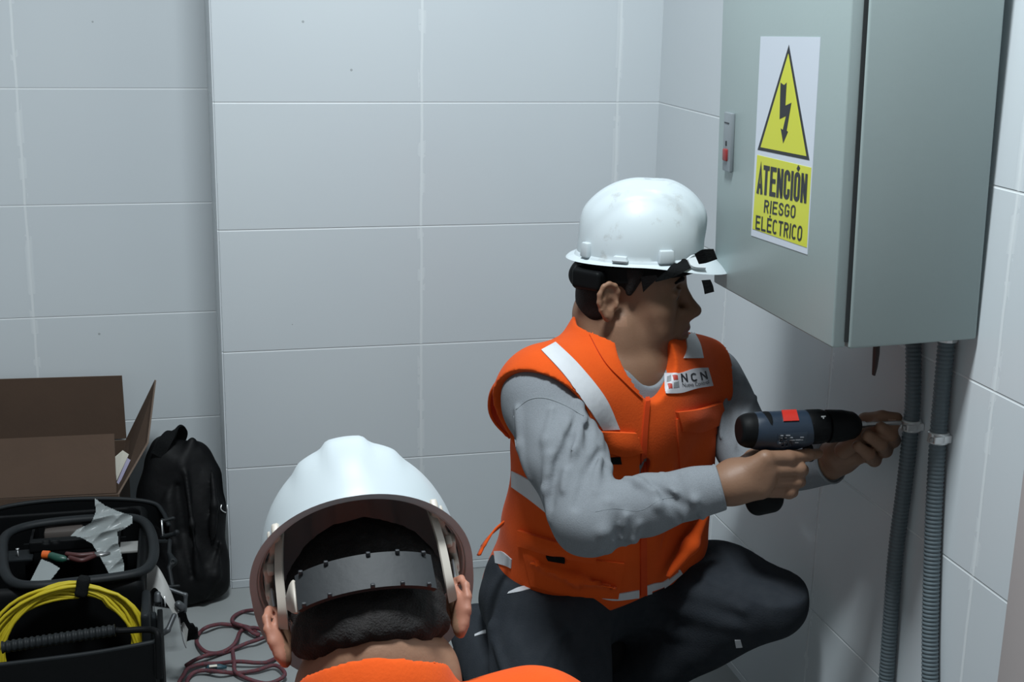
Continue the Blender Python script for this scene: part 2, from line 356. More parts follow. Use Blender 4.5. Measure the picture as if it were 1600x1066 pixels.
# ------------------------------------------------------------------ implicit-surface modelling (smooth unions of tapered limbs)
def smin(a, b, k):
    if k <= 0: return np.minimum(a, b)
    h = np.clip(.5 + .5 * (b - a) / k, 0, 1); return b * (1 - h) + a * h - k * h * (1 - h)
class SDF:
    def __init__(s): s.ops = []; s.lo = A([9., 9, 9]); s.hi = -s.lo; s.fns = []
    def add(s, kind, fn, c, R, k):
        c = A(c, float); s.ops.append((kind, fn, c, R, k))
        if kind == 'u': s.lo = np.minimum(s.lo, c - R - .02); s.hi = np.maximum(s.hi, c + R + .02)
        return s
    def cone(s, a, b, ra, rb, k=.02, kind='u'):
        a = A(a, float); b = A(b, float); ba = b - a; l2 = float(ba @ ba) + 1e-12; rr = ra - rb; a2 = l2 - rr * rr; il2 = 1 / l2
        def fn(P):
            pa = P - a; y = pa @ ba; z = y - l2; x2 = pa * l2 - ba * y[:, None]; x2 = np.sum(x2 * x2, 1); y2 = y * y * l2; z2 = z * z * l2
            kk = np.sign(rr) * rr * rr * x2
            d = (np.sqrt(np.maximum(x2 * a2 * il2, 0)) + y * rr) * il2 - ra
            c1 = np.sign(z) * a2 * z2 > kk; c2 = np.sign(y) * a2 * y2 < kk
            d = np.where(c1, np.sqrt(x2 + z2) * il2 - rb, np.where(c2, np.sqrt(x2 + y2) * il2 - ra, d)); return d
        if a2 <= 0:
            c, r = (a, ra) if ra > rb else (b, rb); return s.ball(c, r, k, kind)
        return s.add(kind, fn, (a + b) / 2, math.sqrt(l2) / 2 + max(ra, rb), k)
    def ball(s, c, r, k=.02, kind='u'):
        c = A(c, float); return s.add(kind, lambda P: np.linalg.norm(P - c, axis=1) - r, c, r, k)
    def ell(s, c, r, Rm=None, k=.02, kind='u'):
        c = A(c, float); r = A(r, float); Rm = np.eye(3) if Rm is None else A(Rm, float)   # columns of Rm = local axes
        def fn(P):
            q = (P - c) @ Rm; k0 = np.linalg.norm(q / r, axis=1); k1 = np.linalg.norm(q / (r * r), axis=1) + 1e-9
            return k0 * (k0 - 1) / k1
        return s.add(kind, fn, c, float(max(r)), k)
    def box(s, c, h, Rm=None, rad=.005, k=.01, kind='u'):
        c = A(c, float); h = A(h, float); Rm = np.eye(3) if Rm is None else A(Rm, float)
        def fn(P):
            q = np.abs((P - c) @ Rm) - (h - rad); return np.linalg.norm(np.maximum(q, 0), axis=1) + np.minimum(np.max(q, 1), 0) - rad
        return s.add(kind, fn, c, float(np.linalg.norm(h)), k)
    def chain(s, pts, rad, k=.01, kind='u'):
        for i in range(len(pts) - 1): s.cone(pts[i], pts[i + 1], rad[i], rad[i + 1], k, kind)
        return s
    def plane(s, p, n, k=.004):
        """keep the side the normal points away from"""
        p = A(p, float); n = A(n, float); n = n / np.linalg.norm(n); s.ops.append(('i', lambda P: (P - p) @ n, p, 50., k)); return s
    def disp(s, fn): s.fns.append(fn); return s
    def __call__(s, P):
        d = np.full(len(P), 1.0)
        for kind, fn, c, R, k in s.ops:
            if R > 10: m = slice(None); q = P
            else:
                m = np.sum((P - c) ** 2, 1) < (R + .06) ** 2
                if not m.any(): continue
                q = P[m]
            f = fn(q)
            if kind == 'u': d[m] = smin(d[m], f, k)
            elif kind == 's': d[m] = -smin(-d[m], f, k)
            else: d[m] = -smin(-d[m], -f, k)
        for f in s.fns: d = d + f(P)
        return d
    def mesh(s, h, B=8, smooth=1):
        lo = np.floor(s.lo / h) * h; nb = np.ceil((s.hi - lo) / (h * B)).astype(int) + 1
        bi = np.stack(np.meshgrid(*[np.arange(n) for n in nb], indexing='ij'), -1).reshape(-1, 3)
        dc = np.concatenate([s(c_) for c_ in np.array_split(lo + (bi + .5) * B * h, max(1, len(bi) // 100000))])
        bi = bi[np.abs(dc) < B * h * .87 * 1.5 + .004]
        NX, NY, NZ = (nb * B + 4).astype(np.int64)
        def key(I): return (I[..., 0] + 1) * (NY * NZ) + (I[..., 1] + 1) * NZ + (I[..., 2] + 1)
        loc = np.stack(np.meshgrid(*[np.arange(B + 1)] * 3, indexing='ij'), -1)
        K = []; VV = []; FF = []
        eds = []
        for a in range(3):
            e = np.zeros(3, int); e[a] = 1; o = [x for x in range(3) if x != a]
            for u in (0, 1):
                for v in (0, 1):
                    c0 = np.zeros(3, int); c0[o[0]] = u; c0[o[1]] = v; eds.append((c0, c0 + e))
        for ch in np.array_split(bi, max(1, len(bi) // 500)):
            if not len(ch): continue
            I = ch[:, None, None, None, :] * B + loc
            D = s((lo + I.reshape(-1, 3) * h)).reshape(len(ch), B + 1, B + 1, B + 1)
            S_ = D < 0
            def sub(arr, c): return arr[:, c[0]:c[0] + B, c[1]:c[1] + B, c[2]:c[2] + B]
            acc = np.zeros((len(ch), B, B, B, 3)); n = np.zeros((len(ch), B, B, B))
            for c0, c1 in eds:
                d0 = sub(D, c0); d1 = sub(D, c1); x = sub(S_, c0) != sub(S_, c1)
                t = np.where(x, d0 / np.where(x, d0 - d1, 1), 0)
                acc += np.where(x[..., None], c0 + t[..., None] * (c1 - c0), 0); n += x
            on = n > 0; ii = np.argwhere(on); gi = ch[ii[:, 0]] * B + ii[:, 1:]
            K.append(key(gi)); VV.append(lo + (gi + acc[on] / n[on][:, None]) * h)
            for a in range(3):
                e = np.zeros(3, int); e[a] = 1
                x = sub(S_, (0, 0, 0)) != sub(S_, e); jj = np.argwhere(x); g = ch[jj[:, 0]] * B + jj[:, 1:]
                ins = sub(S_, (0, 0, 0))[x]; u = np.zeros(3, int); v = np.zeros(3, int); u[(a + 1) % 3] = 1; v[(a + 2) % 3] = 1
                q = np.stack([key(g), key(g - u), key(g - u - v), key(g - v)], 1)
                q[~ins] = q[~ins][:, ::-1]; FF.append(q)
        K = np.concatenate(K); VV = np.concatenate(VV); FF = np.concatenate(FF)
        K, ix = np.unique(K, return_index=True); VV = VV[ix]
        pos = np.searchsorted(K, FF); pos = np.clip(pos, 0, len(K) - 1); ok = (K[pos] == FF).all(1); F = pos[ok]
        for _ in range(smooth):
            acc = np.zeros_like(VV); cn = np.zeros(len(VV))
            for a in range(4):
                np.add.at(acc, F[:, a], VV[F[:, (a + 1) % 4]]); np.add.at(cn, F[:, a], 1)
                np.add.at(acc, F[:, (a + 1) % 4], VV[F[:, a]]); np.add.at(cn, F[:, (a + 1) % 4], 1)
            g = cn > 0; VV[g] = VV[g] * .5 + .5 * acc[g] / cn[g][:, None]
        return VV, F
def sdf_obj(name, s, h, m, parent=None, smooth=1, offset=None):
    V, F = s.mesh(h * RES, smooth=smooth)
    me = bpy.data.meshes.new(name); me.vertices.add(len(V)); me.vertices.foreach_set('co', V.astype(np.float32).ravel())
    me.loops.add(len(F) * 4); me.loops.foreach_set('vertex_index', F.astype(np.int32).ravel())
    me.polygons.add(len(F)); me.polygons.foreach_set('loop_start', np.arange(len(F), dtype=np.int32) * 4)
    me.update(calc_edges=True); me.validate()
    return link(name, me, m, parent)
RES = 1.0
def Rm_from(x=None, z=None, y=None):
    """columns = local axes; give two of them"""
    if x is not None and z is not None: x = A(x, float); x = x / np.linalg.norm(x); z = A(z, float); z = z - x * (x @ z); z /= np.linalg.norm(z); y = np.cross(z, x)
    return np.stack([x, y, z], 1)
def wave(P, seedv, f, amp):
    r = np.random.RandomState(seedv); o = 0
    for _ in range(5):
        d = r.normal(size=3); d /= np.linalg.norm(d); o = o + np.sin(P @ d * f * r.uniform(.6, 1.5) + r.uniform(0, 6.28) + 1.3 * np.sin(P @ np.roll(d, 1) * f * .7))
    return amp * o / 3
# ------------------------------------------------------------------ the room
TZ = CAM_Z - 0.247; TH = 0.2745; CORX = 1.069; PX0 = 0.0765; PY = 2.92; RY = 3.335
WT = (0.60, 0.645, 0.665); GR = (0.69, 0.73, 0.745)
M['tile_pier'] = tile_mat('tile_pier', 0, 0.5204, 0.450, TZ, 0.2735, WT, GR)
M['tile_recess'] = tile_mat('tile_recess', 0, -0.359, 0.450, TZ - .002, TH, WT, GR)
M['tile_right'] = tile_mat('tile_right', 1, 1.540, 0.4665, TZ, TH, WT, GR)
M['plain_white'] = mat('wall_paint', (0.5, 0.52, 0.52), 0.6)
struct(box('floor', (0.0, 1.8, -0.05), (4.4, 4.4, 0.1), 'floor'))
struct(box('wall_back', ((PX0 + CORX) / 2 + .06, PY + .26, 1.3), (CORX - PX0 + .12, .52, 2.6), 'tile_pier', bev=.003))
M['tile_side'] = tile_mat('tile_side', 1, 3.335, 0.9, TZ, 0.2735, WT, GR)
struct(box('wall_pier_side', (PX0 - .0012, PY + .211, 1.3), (.003, .414, 2.6), 'tile_side'))
struct(box('wall_recess', (-1.06, RY + .05, 1.3), (2.28, .1, 2.6), 'tile_recess'))
struct(box('wall_right', (CORX + .05, 1.45, 1.3), (.1, 3.0, 2.6), 'tile_right'))
# ------------------------------------------------------------------ electrical cabinet
CT = thing('electrical_cabinet', 'grey steel electrical cabinet with yellow hazard sticker mounted on right wall', 'electrical cabinet', (0.967, 1.80, 0.9))
cR = Matrix.Rotation(math.radians(-1.65), 3, 'Y')
piv = A([CORX, 1.8, 0.902])
def cabT(o):   # lean the whole cabinet slightly off the wall
    T = Matrix.Translation(Vector(piv)) @ cR.to_4x4() @ Matrix.Translation(-Vector(piv)); o.data.transform(T); return o
X0, X1, Y0, Y1, Z0, Z1 = 0.868, 1.066, 1.590, 2.012, 0.902, 1.56
cabT(box('body', ((X0 + .004 + X1) / 2, (Y0 + Y1) / 2, (Z0 + Z1) / 2), (X1 - X0 - .004, Y1 - Y0, Z1 - Z0), 'cab', CT, bev=.0035, seg=3))
door = cabT(box('door', (X0 - .0095, (Y0 + Y1) / 2 + .004, (Z0 + Z1) / 2 + .0), (.020, Y1 - Y0 - .000, Z1 - Z0 - .004), 'cab', CT, bev=.003, seg=3))
cabT(box('door_gasket', (X0 + .002, (Y0 + Y1) / 2, (Z0 + Z1) / 2), (.008, Y1 - Y0 - .006, Z1 - Z0 - .02), 'cab_dark', CT))
XF = X0 - .0195
def dp(px, py): return pX(px, py, XF - .004)    # a place on the door's face
bd = bvh_of(door)
def on_door(name, px, m, parent, th=.0006):
    bm = bmesh.new(); top = []
    for p in px:
        h = hit(bd, *p); top.append(h[0] + h[1] * th)
    n_ = A([-1.0, 0, 0.03]); f1 = [bm.verts.new(p) for p in top]; f2 = [bm.verts.new(p - n_ * (th + .0005)) for p in top]
    bm.faces.new(f1); bm.faces.new(f2[::-1])
    for i in range(len(top)): j = (i + 1) % len(top); bm.faces.new((f1[j], f1[i], f2[i], f2[j]))
    return frombm(name, bm, m, parent)
st = on_door('warning_sticker', [(1189, 57), (1282.5, 58), (1262, 398), (1174, 368)], 'sticker', CT)
st['label'] = 'white and yellow electrical hazard sticker'
on_door('yellow_panel', [(1184, 242), (1268.5, 262), (1261.5, 387), (1176.5, 357.5)], 'yellow', st, .0010)
on_door('triangle_border', [(1233.5, 70), (1265.5, 250.5), (1184.5, 234)], 'ink', st, .0009)
on_door('triangle_field', [(1232.8, 84), (1260.8, 244), (1189.5, 230)], 'yellow', st, .0012)
# bolt: arrow in pixels
bz = [(1221, 129), (1226.5, 133), (1230.5, 129), (1228.5, 165), (1238, 160.5), (1230.5, 204), (1232.5, 206), (1225, 224), (1221.2, 200.5), (1224.5, 203), (1229.5, 181), (1219.5, 186)]
cx_ = 1227
bolt_me = on_door('lightning_bolt', bz, 'ink', st, .0015)
def door_text(s, quad, w, st_, gap, th=.0014):
    V, F = stroke_text(s, w, st_, gap); a, b, c, d = [A(p, float) for p in quad]     # tl, tr, br, bl
    out = []
    for u, v in V:
        p = (a * (1 - u) + b * u) * v + (d * (1 - u) + c * u) * (1 - v); h = hit(bd, *p); out.append(h[0] + h[1] * th)
    return mesh('lettering', out, F, 'ink', st, smooth=False)
door_text('ATENCIÓN', [(1185.5, 256), (1263.5, 272), (1261, 318), (1183, 302)], .40, .155, .05)
door_text('RIESGO', [(1196, 312), (1245, 321), (1243.5, 341.5), (1194.5, 332)], .62, .15, .16)
door_text('ELÉCTRICO', [(1182.5, 336), (1255.5, 353.5), (1253.5, 377.5), (1181.5, 358)], .60, .15, .14)
# latch on the door
lt = cabT(frombm('latch', joinbm([box_bm((XF - .0035, 1.965, 1.141), (.007, .030, .092), .002)]), 'dull_steel', CT)); autosm(lt)
M['latch_grey'] = mat('latch_grey', (0.26, 0.29, 0.31), 0.4, metal=.3); lt.data.materials[0] = M['latch_grey']
M['latch_red'] = mat('latch_red', (.25, .03, .03), .4); cabT(box('latch_button', (XF - .0075, 1.966, 1.121), (.006, .015, .019), 'latch_red', lt, bev=.002))
cabT(box('keyhole', (XF - .0072, 1.966, 1.139), (.002, .004, .008), 'ink', lt, bev=.0008))
cabT(box('latch_slot', (XF - .0072, 1.966, 1.171), (.001, .018, .0015), 'ink', lt))
# ------------------------------------------------------------------ flexible conduits with clamps
CXD = 1.0545
def ribbed(P, r, pitch, depth):
    P = cat_rom(P, 14); L = np.sum(np.linalg.norm(np.diff(P, axis=0), axis=1)); n = int(L / pitch * 6); P = resamp(P, n)
    ph = np.arange(n) / 6 * 2 * np.pi; rr = r - depth * (.5 + .5 * np.cos(ph)) ** 1.5
    return sweep(P, rr, 24)
def conduit(pix, r, label, seed):
    T = thing('flexible_conduit', label, 'electrical conduit', (pX(*pix[-1], CXD)[0], pX(*pix[-1], CXD)[1], 0), 'grey flexible conduits below the cabinet')
    P = [pX(*p, CXD) for p in pix]
    last = P[-1].copy(); d = P[-1] - P[-2]; d /= -d[2]; P += [last + d * .12, A([last[0] + d[0] * .2, last[1] + d[1] * .2, 0.002])]
    P[0][2] = min(P[0][2] + .03, .905); V, F = ribbed(P, r, .0062, .0014); o = mesh('sleeve', V, F, 'conduit', T)
    return T, P
c1, P1 = conduit([(1424, 540), (1427, 600), (1423.5, 662), (1414, 750), (1400, 860), (1392, 960), (1385, 1060)], .0122, 'left ribbed grey conduit under the cabinet, bowing leftwards, touched by the drill bit', 1)
c2, P2 = conduit([(1477.5, 545), (1472, 610), (1466, 682), (1460, 780), (1456, 880), (1453.5, 980), (1453, 1060)], .0125, 'right ribbed grey conduit, with a silver fitting at the cabinet bottom', 2)
def clamp(px, parent, r):
    c = pX(*px, CXD); bms = []
    V1, F1 = sweep([c + A([0, 0, -.0085]), c + A([0, 0, -.007]), c + A([0, 0, -.003]), c + A([0, 0, .003]), c + A([0, 0, .007]), c + A([0, 0, .0085])], [r + .0015, r + .003, r + .0022, r + .0022, r + .003, r + .0015], 24)
    o = autosm(mesh('clamp', V1, F1, 'steel', parent), 40)
    # saddle back to the wall and its screw ear
    bm = joinbm([box_bm((c[0] + .007, c[1], c[2]), (.014, .030, .012), .002), box_bm((c[0] - r * .6, c[1] - r - .001, c[2]), (.016, .006, .011), .0015)])
    sv = autosm(frombm('saddle', bm, 'steel', o))
    V, F = sweep([c + A([-r - .004, -.010, 0]), c + A([-r - .0055, -.0125, 0])], [.004, .0035], 10); mesh('screw', V, F, 'dull_steel', o)
clamp((1423.5, 664), c1, .0122); clamp((1466, 683), c2, .0125)
p = P2[0]; zc = Z0
V, F = sweep([A([p[0], p[1], zc + .003]), A([p[0], p[1], zc - .003]), A([p[0], p[1], zc - .0032]), A([p[0], p[1], zc - .011]), A([p[0], p[1], zc - .0112]), A([p[0], p[1], zc - .016])], [.0205, .0205, .0175, .0175, .0155, .0155], 12)
autosm(mesh('conduit_fitting', V, F, 'steel', c2), 30)
# dark cable end hanging below the cabinet
s = [pX(1370, 528, .96), pX(1369, 550, .96), pX(1367, 572, .96), pX(1365, 586, .96)]
V, F = sweep(s, [.0078, .0078, .0062, .004], 12, flat=.5)
M['brown_strap'] = mat('dark_cable_tie', (0.02, 0.010, 0.008), 0.5)
tag(autosm(mesh('cable_end', V, F, 'brown_strap'), 60), 'short dark cable end hanging from the underside of the grey cabinet', 'cable')
# ------------------------------------------------------------------ hard hats
def sstep(x, a, b): t = np.clip((x - a) / (b - a), 0, 1); return t * t * (3 - 2 * t)
def helmet(name, label, o, fwd, up, m, extras, sz=1.0):
    """ridged hard hat; o = centre of the brim plane. returns the empty and its local->world function"""
    Rm = Rm_from(x=fwd, z=up); Lw = lambda p: A(o) + np.atleast_2d(A(p, float)) @ Rm.T
    T = thing(name, label, 'hard hat', o)
    def shell(off):
        nphi, ns = 96, 34; V = []
        for i in range(ns + 12):
            for j in range(nphi):
                ph = 2 * math.pi * j / nphi; c, s_ = math.cos(ph), math.sin(ph)
                ax = (.114 if c > 0 else .116) * sz; by = .0965 * sz; H = .1225 * sz
                if i < ns:
                    t = i / (ns - 1); th = t * math.pi / 2
                    r = math.sin(th) ** .97; z = H * math.cos(th) ** (.90)
                    x = ax * r * c; y = by * r * s_
                    front = .5 + .5 * c
                    x += .010 * (z / H) * (1 if c > 0 else .3)      # crown leans forward
                    k = 1 - sstep(A(t), .60, .93)
                    rid = .0060 * (1 - sstep(abs(A(y)), .014, .025)) + .0045 * (1 - sstep(abs(A(y)), .043, .057))
                    rid = rid * k * (.35 + .65 * (1 - .5 * front))
                    rid += .007 * (1 - sstep(abs(A(y)), .018 + .028 * front, .024 + .028 * front)) * front * k * sstep(A(t), .0, .22) * .9
                    nrm = A([x / ax ** 2, y / by ** 2, z / H ** 2]); nrm /= np.linalg.norm(nrm) + 1e-9
                    p = A([x, y, z + .006]) + nrm * (rid + off)
                else:
                    u = (i - ns + 1) / 12
                    ext = .011 + .033 * max(0, c) ** 1.6 + .007 * max(0, -c) ** 2 - .001 * abs(s_)
                    e = ext * u + off
                    zz = .006 - .0065 * sstep(A(u), .0, .35) - .006 * u - .016 * (max(0, c) ** 2) * u * u + .004 * abs(s_) * u
                    zz -= off * .9
                    d = A([c / ax, s_ / by]); d /= np.linalg.norm(d)
                    p = A([ax * c + d[0] * e, by * s_ + d[1] * e, zz])
                V.append(p)
        return V, nphi, ns + 12
    Vo, n, mrow = shell(0.0); Vi, _, _ = shell(-.0026)
    F = []; N0 = len(Vo)
    for i in range(mrow - 1):
        for j in range(n):
            k = (j + 1) % n
            if i == 0: F.append((j + n, k + n, 0)) if False else None
            F.append((i * n + j, (i + 1) * n + j, (i + 1) * n + k, i * n + k)); F.append(tuple(N0 + q for q in (i * n + j, i * n + k, (i + 1) * n + k, (i + 1) * n + j)))
    for j in range(n):
        k = (j + 1) % n; a_ = (mrow - 1) * n; F.append((a_ + j, N0 + a_ + j, N0 + a_ + k, a_ + k))
    me = bpy.data.meshes.new('shell'); W = Lw(np.array(Vo + Vi)); me.from_pydata(W.tolist(), [], F)
    bm = bmesh.new(); bm.from_mesh(me); bmesh.ops.remove_doubles(bm, verts=bm.verts, dist=1e-6)
    if extras != 'clean':
        pass
    # accessory lugs moulded on the rim
    for ph, ww, hh in [q for q in ((-68, .027, .021), (68, .027, .021), (-108, .026, .010), (108, .026, .010), (-146, .019, .024), (146, .019, .024)) if extras != 'rear' or abs(q[0]) < 100]:
        c, s_ = math.cos(math.radians(ph)), math.sin(math.radians(ph)); p = A([.115 * sz * c, .0965 * sz * s_, .003 + hh / 2]); nn = A([c / .115, s_ / .0965, 0]); nn /= np.linalg.norm(nn)
        Rl = Matrix(Rm_from(x=nn, z=(0, 0, 1)).tolist())
        b2 = box_bm((0, 0, 0), (.015, ww, hh), .003, 2); 
        for v in b2.verts:
            if v.co.z > 0: v.co.x *= .8; v.co.y *= .86
        b2.transform(Matrix.Translation(Vector(p + nn * .0015)) @ Rl.to_4x4())
        t = bpy.data.meshes.new('t'); b2.transform(Matrix.Translation(Vector(A(o, float).tolist())) @ Matrix(Rm.tolist()).to_4x4()); b2.to_mesh(t); b2.free(); bm.from_mesh(t); bpy.data.meshes.remove(t)
    bmesh.ops.recalc_face_normals(bm, faces=bm.faces); bm.to_mesh(me); bm.free()
    sh = link('shell', me, m, T); autosm(sh, 40)
    return T, Lw, Rm, sh
# ------------------------------------------------------------------ head and helpers for people
def head_sdf(S, o, Rm, sc=1.0, jawk=1.0):
    """o = point midway between the ears; local x forwards, y to the person's left, z up"""
    o = A(o, float); L = lambda p: o + Rm @ (A(p, float) * sc)
    def e(c, r, k=.02, kind='u', rot=None): S.ell(L(c), A(r) * sc, Rm if rot is None else Rm @ rot, k * sc, kind)
    def cn(a, b, ra, rb, k=.015, kind='u'): S.cone(L(a), L(b), ra * sc, rb * sc, k * sc, kind)
    e((.013, 0, .042), (.077, .074, .076), .02)
    e((.040, 0, -.010), (.050, .060, .072), .03)                       # mid face
    for s in (-1, 1):
        cn((.000, s * .052, -.045), (.004, s * .050, -.062), .020, .019, .03)  # jaw angle
        cn((.004, s * .050, -.064), (.068, s * .017, -.103), .018, .0160, .026)
        e((.056, s * .043, -.020), (.026, .022, .018), .02)             # cheekbone
        e((.052, s * .040, -.052), (.028, .022, .028), .022)            # cheek
        cn((.088, s * .010, .026), (.066, s * .044, .022), .0095, .010, .014)   # brow
        e((.088, s * .032, .004), (.0125, .017, .011), .008, 's')        # socket
        e((.0735, s * .0325, .002), (.0150, .0165, .0135), .004)        # lids and ball
        cn((.090, s * .022, .0075), (.0835, s * .046, .004), .0034, .0030, .003)  # upper lid fold
        e((.103, s * .0135, -.0345), (.0125, .0085, .0085), .006)       # nostril wing
        cn((.096, s * .021, -.028), (.078, s * .034, -.062), .0050, .0045, .012)  # nasolabial fold
        e((.1065, s * .0075, -.0425), (.006, .0036, .003), .002, 's')
    cn((.088, 0, .014), (.106, 0, -.018), .0088, .0098, .014)           # bridge
    e((.1125, 0, -.0300), (.0145, .0130, .0115), .010)                   # tip
    e((.088, 0, -.058), (.020, .028, .022), .016)                        # muzzle
    cn((.1035, -.008, -.0575), (.1035, .008, -.0575), .0058, .0058, .006)
    cn((.1030, .004, -.0575), (.092, .024, -.0625), .0056, .0032, .005); cn((.1030, -.004, -.0575), (.092, -.024, -.0625), .0056, .0032, .005)
    cn((.1010, -.009, -.0695), (.1010, .009, -.0695), .0066, .0066, .006)
    cn((.1010, .006, -.0695), (.091, .021, -.0655), .006, .003, .005); cn((.1010, -.006, -.0695), (.091, -.021, -.0655), .006, .003, .005)
    cn((.109, -.012, -.0632), (.109, .012, -.0632), .0022, .0022, .002, 's')
    cn((.109, .012, -.0632), (.098, .026, -.0655), .0022, .0016, .002, 's'); cn((.109, -.012, -.0632), (.098, -.026, -.0655), .0022, .0016, .002, 's')
    cn((.105, -.010, -.0850), (.105, .010, -.0850), .006, .006, .010, 's')
    e((.082, 0, -.1070), (.0185, .021, .0160), .016)                     # chin
    e((.035, 0, -.096), (.045, .036, .018), .025)                        # under chin
    for s in (-1, 1): ear_sdf(S, L, Rm, s, sc)
    return L
def ear_sdf(S, L, Rm, s, sc, flare=.38):
    a = flare; Re = np.stack([A([math.cos(a), s * -math.sin(a), 0]), A([s * math.sin(a), math.cos(a), 0]) * 1.0, A([0, 0, 1.])], 1)
    Re[:, 1] = np.cross(Re[:, 2], Re[:, 0])
    c0 = A([-.019, s * .080, -.004])
    def E(p): return L(c0 + Re @ A(p, float))
    R3 = Rm @ Re
    S.ell(E((0, 0, .002)), A((.0155, .0045, .0265)) * sc, R3, .005 * sc)
    rim = []
    for i in range(15):
        t = math.radians(-60 + 300 * i / 14); rim.append((-.0165 * math.sin(t + .55) * 1.0 if False else .0175 * math.cos(t + .9), s * .004, .003 + .0255 * math.sin(t + .9)))
    rim = [(.0130, s * .001, .006), (.0135, s * .003, .017), (.008, s * .004, .0265), (-.002, s * .005, .0305), (-.0115, s * .006, .0265), (-.0175, s * .0065, .015), (-.0175, s * .006, .002), (-.0135, s * .005, -.010), (-.0065, s * .004, -.020)]
    S.chain([E(p) for p in rim], [.0032 * sc] + [.0038 * sc] * 7 + [.0040 * sc], .003 * sc)
    S.chain([E(p) for p in [(-.006, s * .003, .016), (-.010, s * .0035, .006), (-.008, s * .003, -.004), (-.001, s * .003, -.011)]], [.003 * sc] * 4, .003 * sc)
    S.ell(E((.000, s * .001, -.0215)), A((.0085, .0052, .0095)) * sc, R3, .005 * sc)
    S.ell(E((.0115, s * .003, -.003)), A((.0045, .0042, .0065)) * sc, R3, .004 * sc)
    S.ell(E((.002, s * .0065, -.002)), A((.0075, .0055, .0085)) * sc, R3, .003 * sc, 's')
def finger(S, pts, r0, r1, k=.004):
    n = len(pts); rr = [r0 + (r1 - r0) * i / (n - 1) for i in range(n)]
    for i in range(1, n - 1): rr[i] *= 1.05
    S.chain(pts, rr, k)
def paint_faces(o, fn, mi, mname):
    """give faces chosen by fn(centres) a further material slot"""
    me = o.data; me.materials.append(M[mname]); c = np.empty(len(me.polygons) * 3); me.polygons.foreach_get('center', c); c = c.reshape(-1, 3)
    idx = np.zeros(len(me.polygons), dtype=np.int32); me.polygons.foreach_get('material_index', idx); idx[fn(c)] = mi; me.polygons.foreach_set('material_index', idx)
# ================================================================== the drilling man
pn, px_ = pY, pY
PELV = pY(905, 900, 2.14); NECK = pY(976, 556, 2.01); SR = pY(846, 628, 1.955); SL = pY(1112, 606, 2.16)
ER = pY(918, 812, 1.775); WR = pY(1130, 760, 1.725); EL = pY(1185, 735, 1.97); WL = pY(1296, 722, 1.835)
HIPR = pY(850, 930, 2.08); HIPL = pY(975, 915, 2.20); KNL = pY(1203, 938, 1.965); ANL = A([.76, 2.14, .10])
KNR = A([.545, 1.80, .085]); ANR = pY(750, 990, 2.24)
HO = pY(957, 466, 1.985)          # between the ears: set behind the near ear
hf = A([.946, -.316, .0]); hu = A([.0, .0, 1.0]); HR = Rm_from(x=hf, z=hu)
HO = HO + HR @ A([.014, .070, .0])
MAN = thing('person', 'crouching worker in orange vest and white hard hat drilling at the grey conduit', 'person', (PELV[0], PELV[1], 0))
sh_ax = SL - SR; sh_ax /= np.linalg.norm(sh_ax); upx = NECK - PELV; upx /= np.linalg.norm(upx)
TR = Rm_from(x=np.cross(sh_ax, upx), z=upx)       # columns: torso front, person's left, torso up
TL = np.linalg.norm(NECK - PELV)
def Tp(f, l, u): return PELV + TR @ A([f, l, u])
def torso(S, g=0.0, k=.05, legs=False):
    S.ell(Tp(.000, 0, TL * .70), (.112 + g, .165 + g, .165 + g), TR, k)
    S.ell(Tp(.008, 0, TL * .30), (.118 + g, .158 + g, .170 + g), TR, k)
    S.ell(Tp(.000, 0, .00), (.118 + g, .165 + g, .120 + g), TR, k)
    S.cone(SR + (NECK - SR) * .12, NECK + TR @ A([-.01, -.03, -.03]), .062 + g, .055 + g, k)
    S.cone(SL + (NECK - SL) * .12, NECK + TR @ A([-.01, .03, -.03]), .062 + g, .055 + g, k)
B = SDF(); torso(B, -.012)
B.cone(NECK + A([-.01, .01, -.03]), HO + HR @ A([-.022, 0, -.045]), .066, .058, .03)
B.cone(NECK + A([.02, -.0, -.02]), HO + HR @ A([.015, 0, -.06]), .045, .045, .03)
hL = head_sdf(B, HO, HR, 1.05)
B.cone(SR, ER, .045, .038, .03); B.cone(ER, WR, .038, .026, .02)
B.cone(SL, EL, .045, .038, .03); B.cone(EL, WL, .036, .026, .02)
B.cone(HIPR, KNR, .075, .05, .03); B.cone(KNR, ANR, .045, .03, .02); B.cone(HIPL, KNL + (HIPL - KNL) * .12, .070, .036, .03); B.cone(KNL + (HIPL - KNL) * .12, ANL, .036, .03, .02)
# right hand round the drill handle
Q = lambda x, y, Y: pY(x, y, Y)
WR2 = Q(1143, 757, 1.722)
B.cone(WR, WR2, .0265, .0275, .01)
for (mx, my, r) in ((1196, 717, .0125), (1200, 736, .0135), (1198, 753, .0130), (1190, 768, .0115)):
    B.cone(WR2 + (Q(mx, my, 1.70) - WR2) * .05, Q(mx, my, 1.700), .024, r, .014)
B.cone(Q(1150, 745, 1.735), Q(1180, 735, 1.735), .026, .022, .02)
finger(B, [Q(1194, 716, 1.702), Q(1232, 715, 1.706), Q(1262, 711, 1.722), Q(1278, 709, 1.738)], .0112, .0078)
finger(B, [Q(1198, 735, 1.700), Q(1248, 733, 1.708), Q(1253, 735, 1.742), Q(1228, 736, 1.764)], .0112, .0082)
finger(B, [Q(1196, 753, 1.702), Q(1244, 752, 1.710), Q(1249, 753, 1.742), Q(1224, 754, 1.764)], .0106, .0078)
finger(B, [Q(1188, 768, 1.704), Q(1233, 769, 1.712), Q(1238, 769, 1.738), Q(1218, 770, 1.758)], .0096, .0072)
finger(B, [Q(1150, 735, 1.745), Q(1178, 716, 1.772), Q(1212, 708, 1.778), Q(1236, 706, 1.774)], .0140, .0092, .008)
for (mx, my) in ((1248, 733), (1244, 752), (1233, 769)): B.ball(Q(mx, my, 1.7075), .0108, .004)
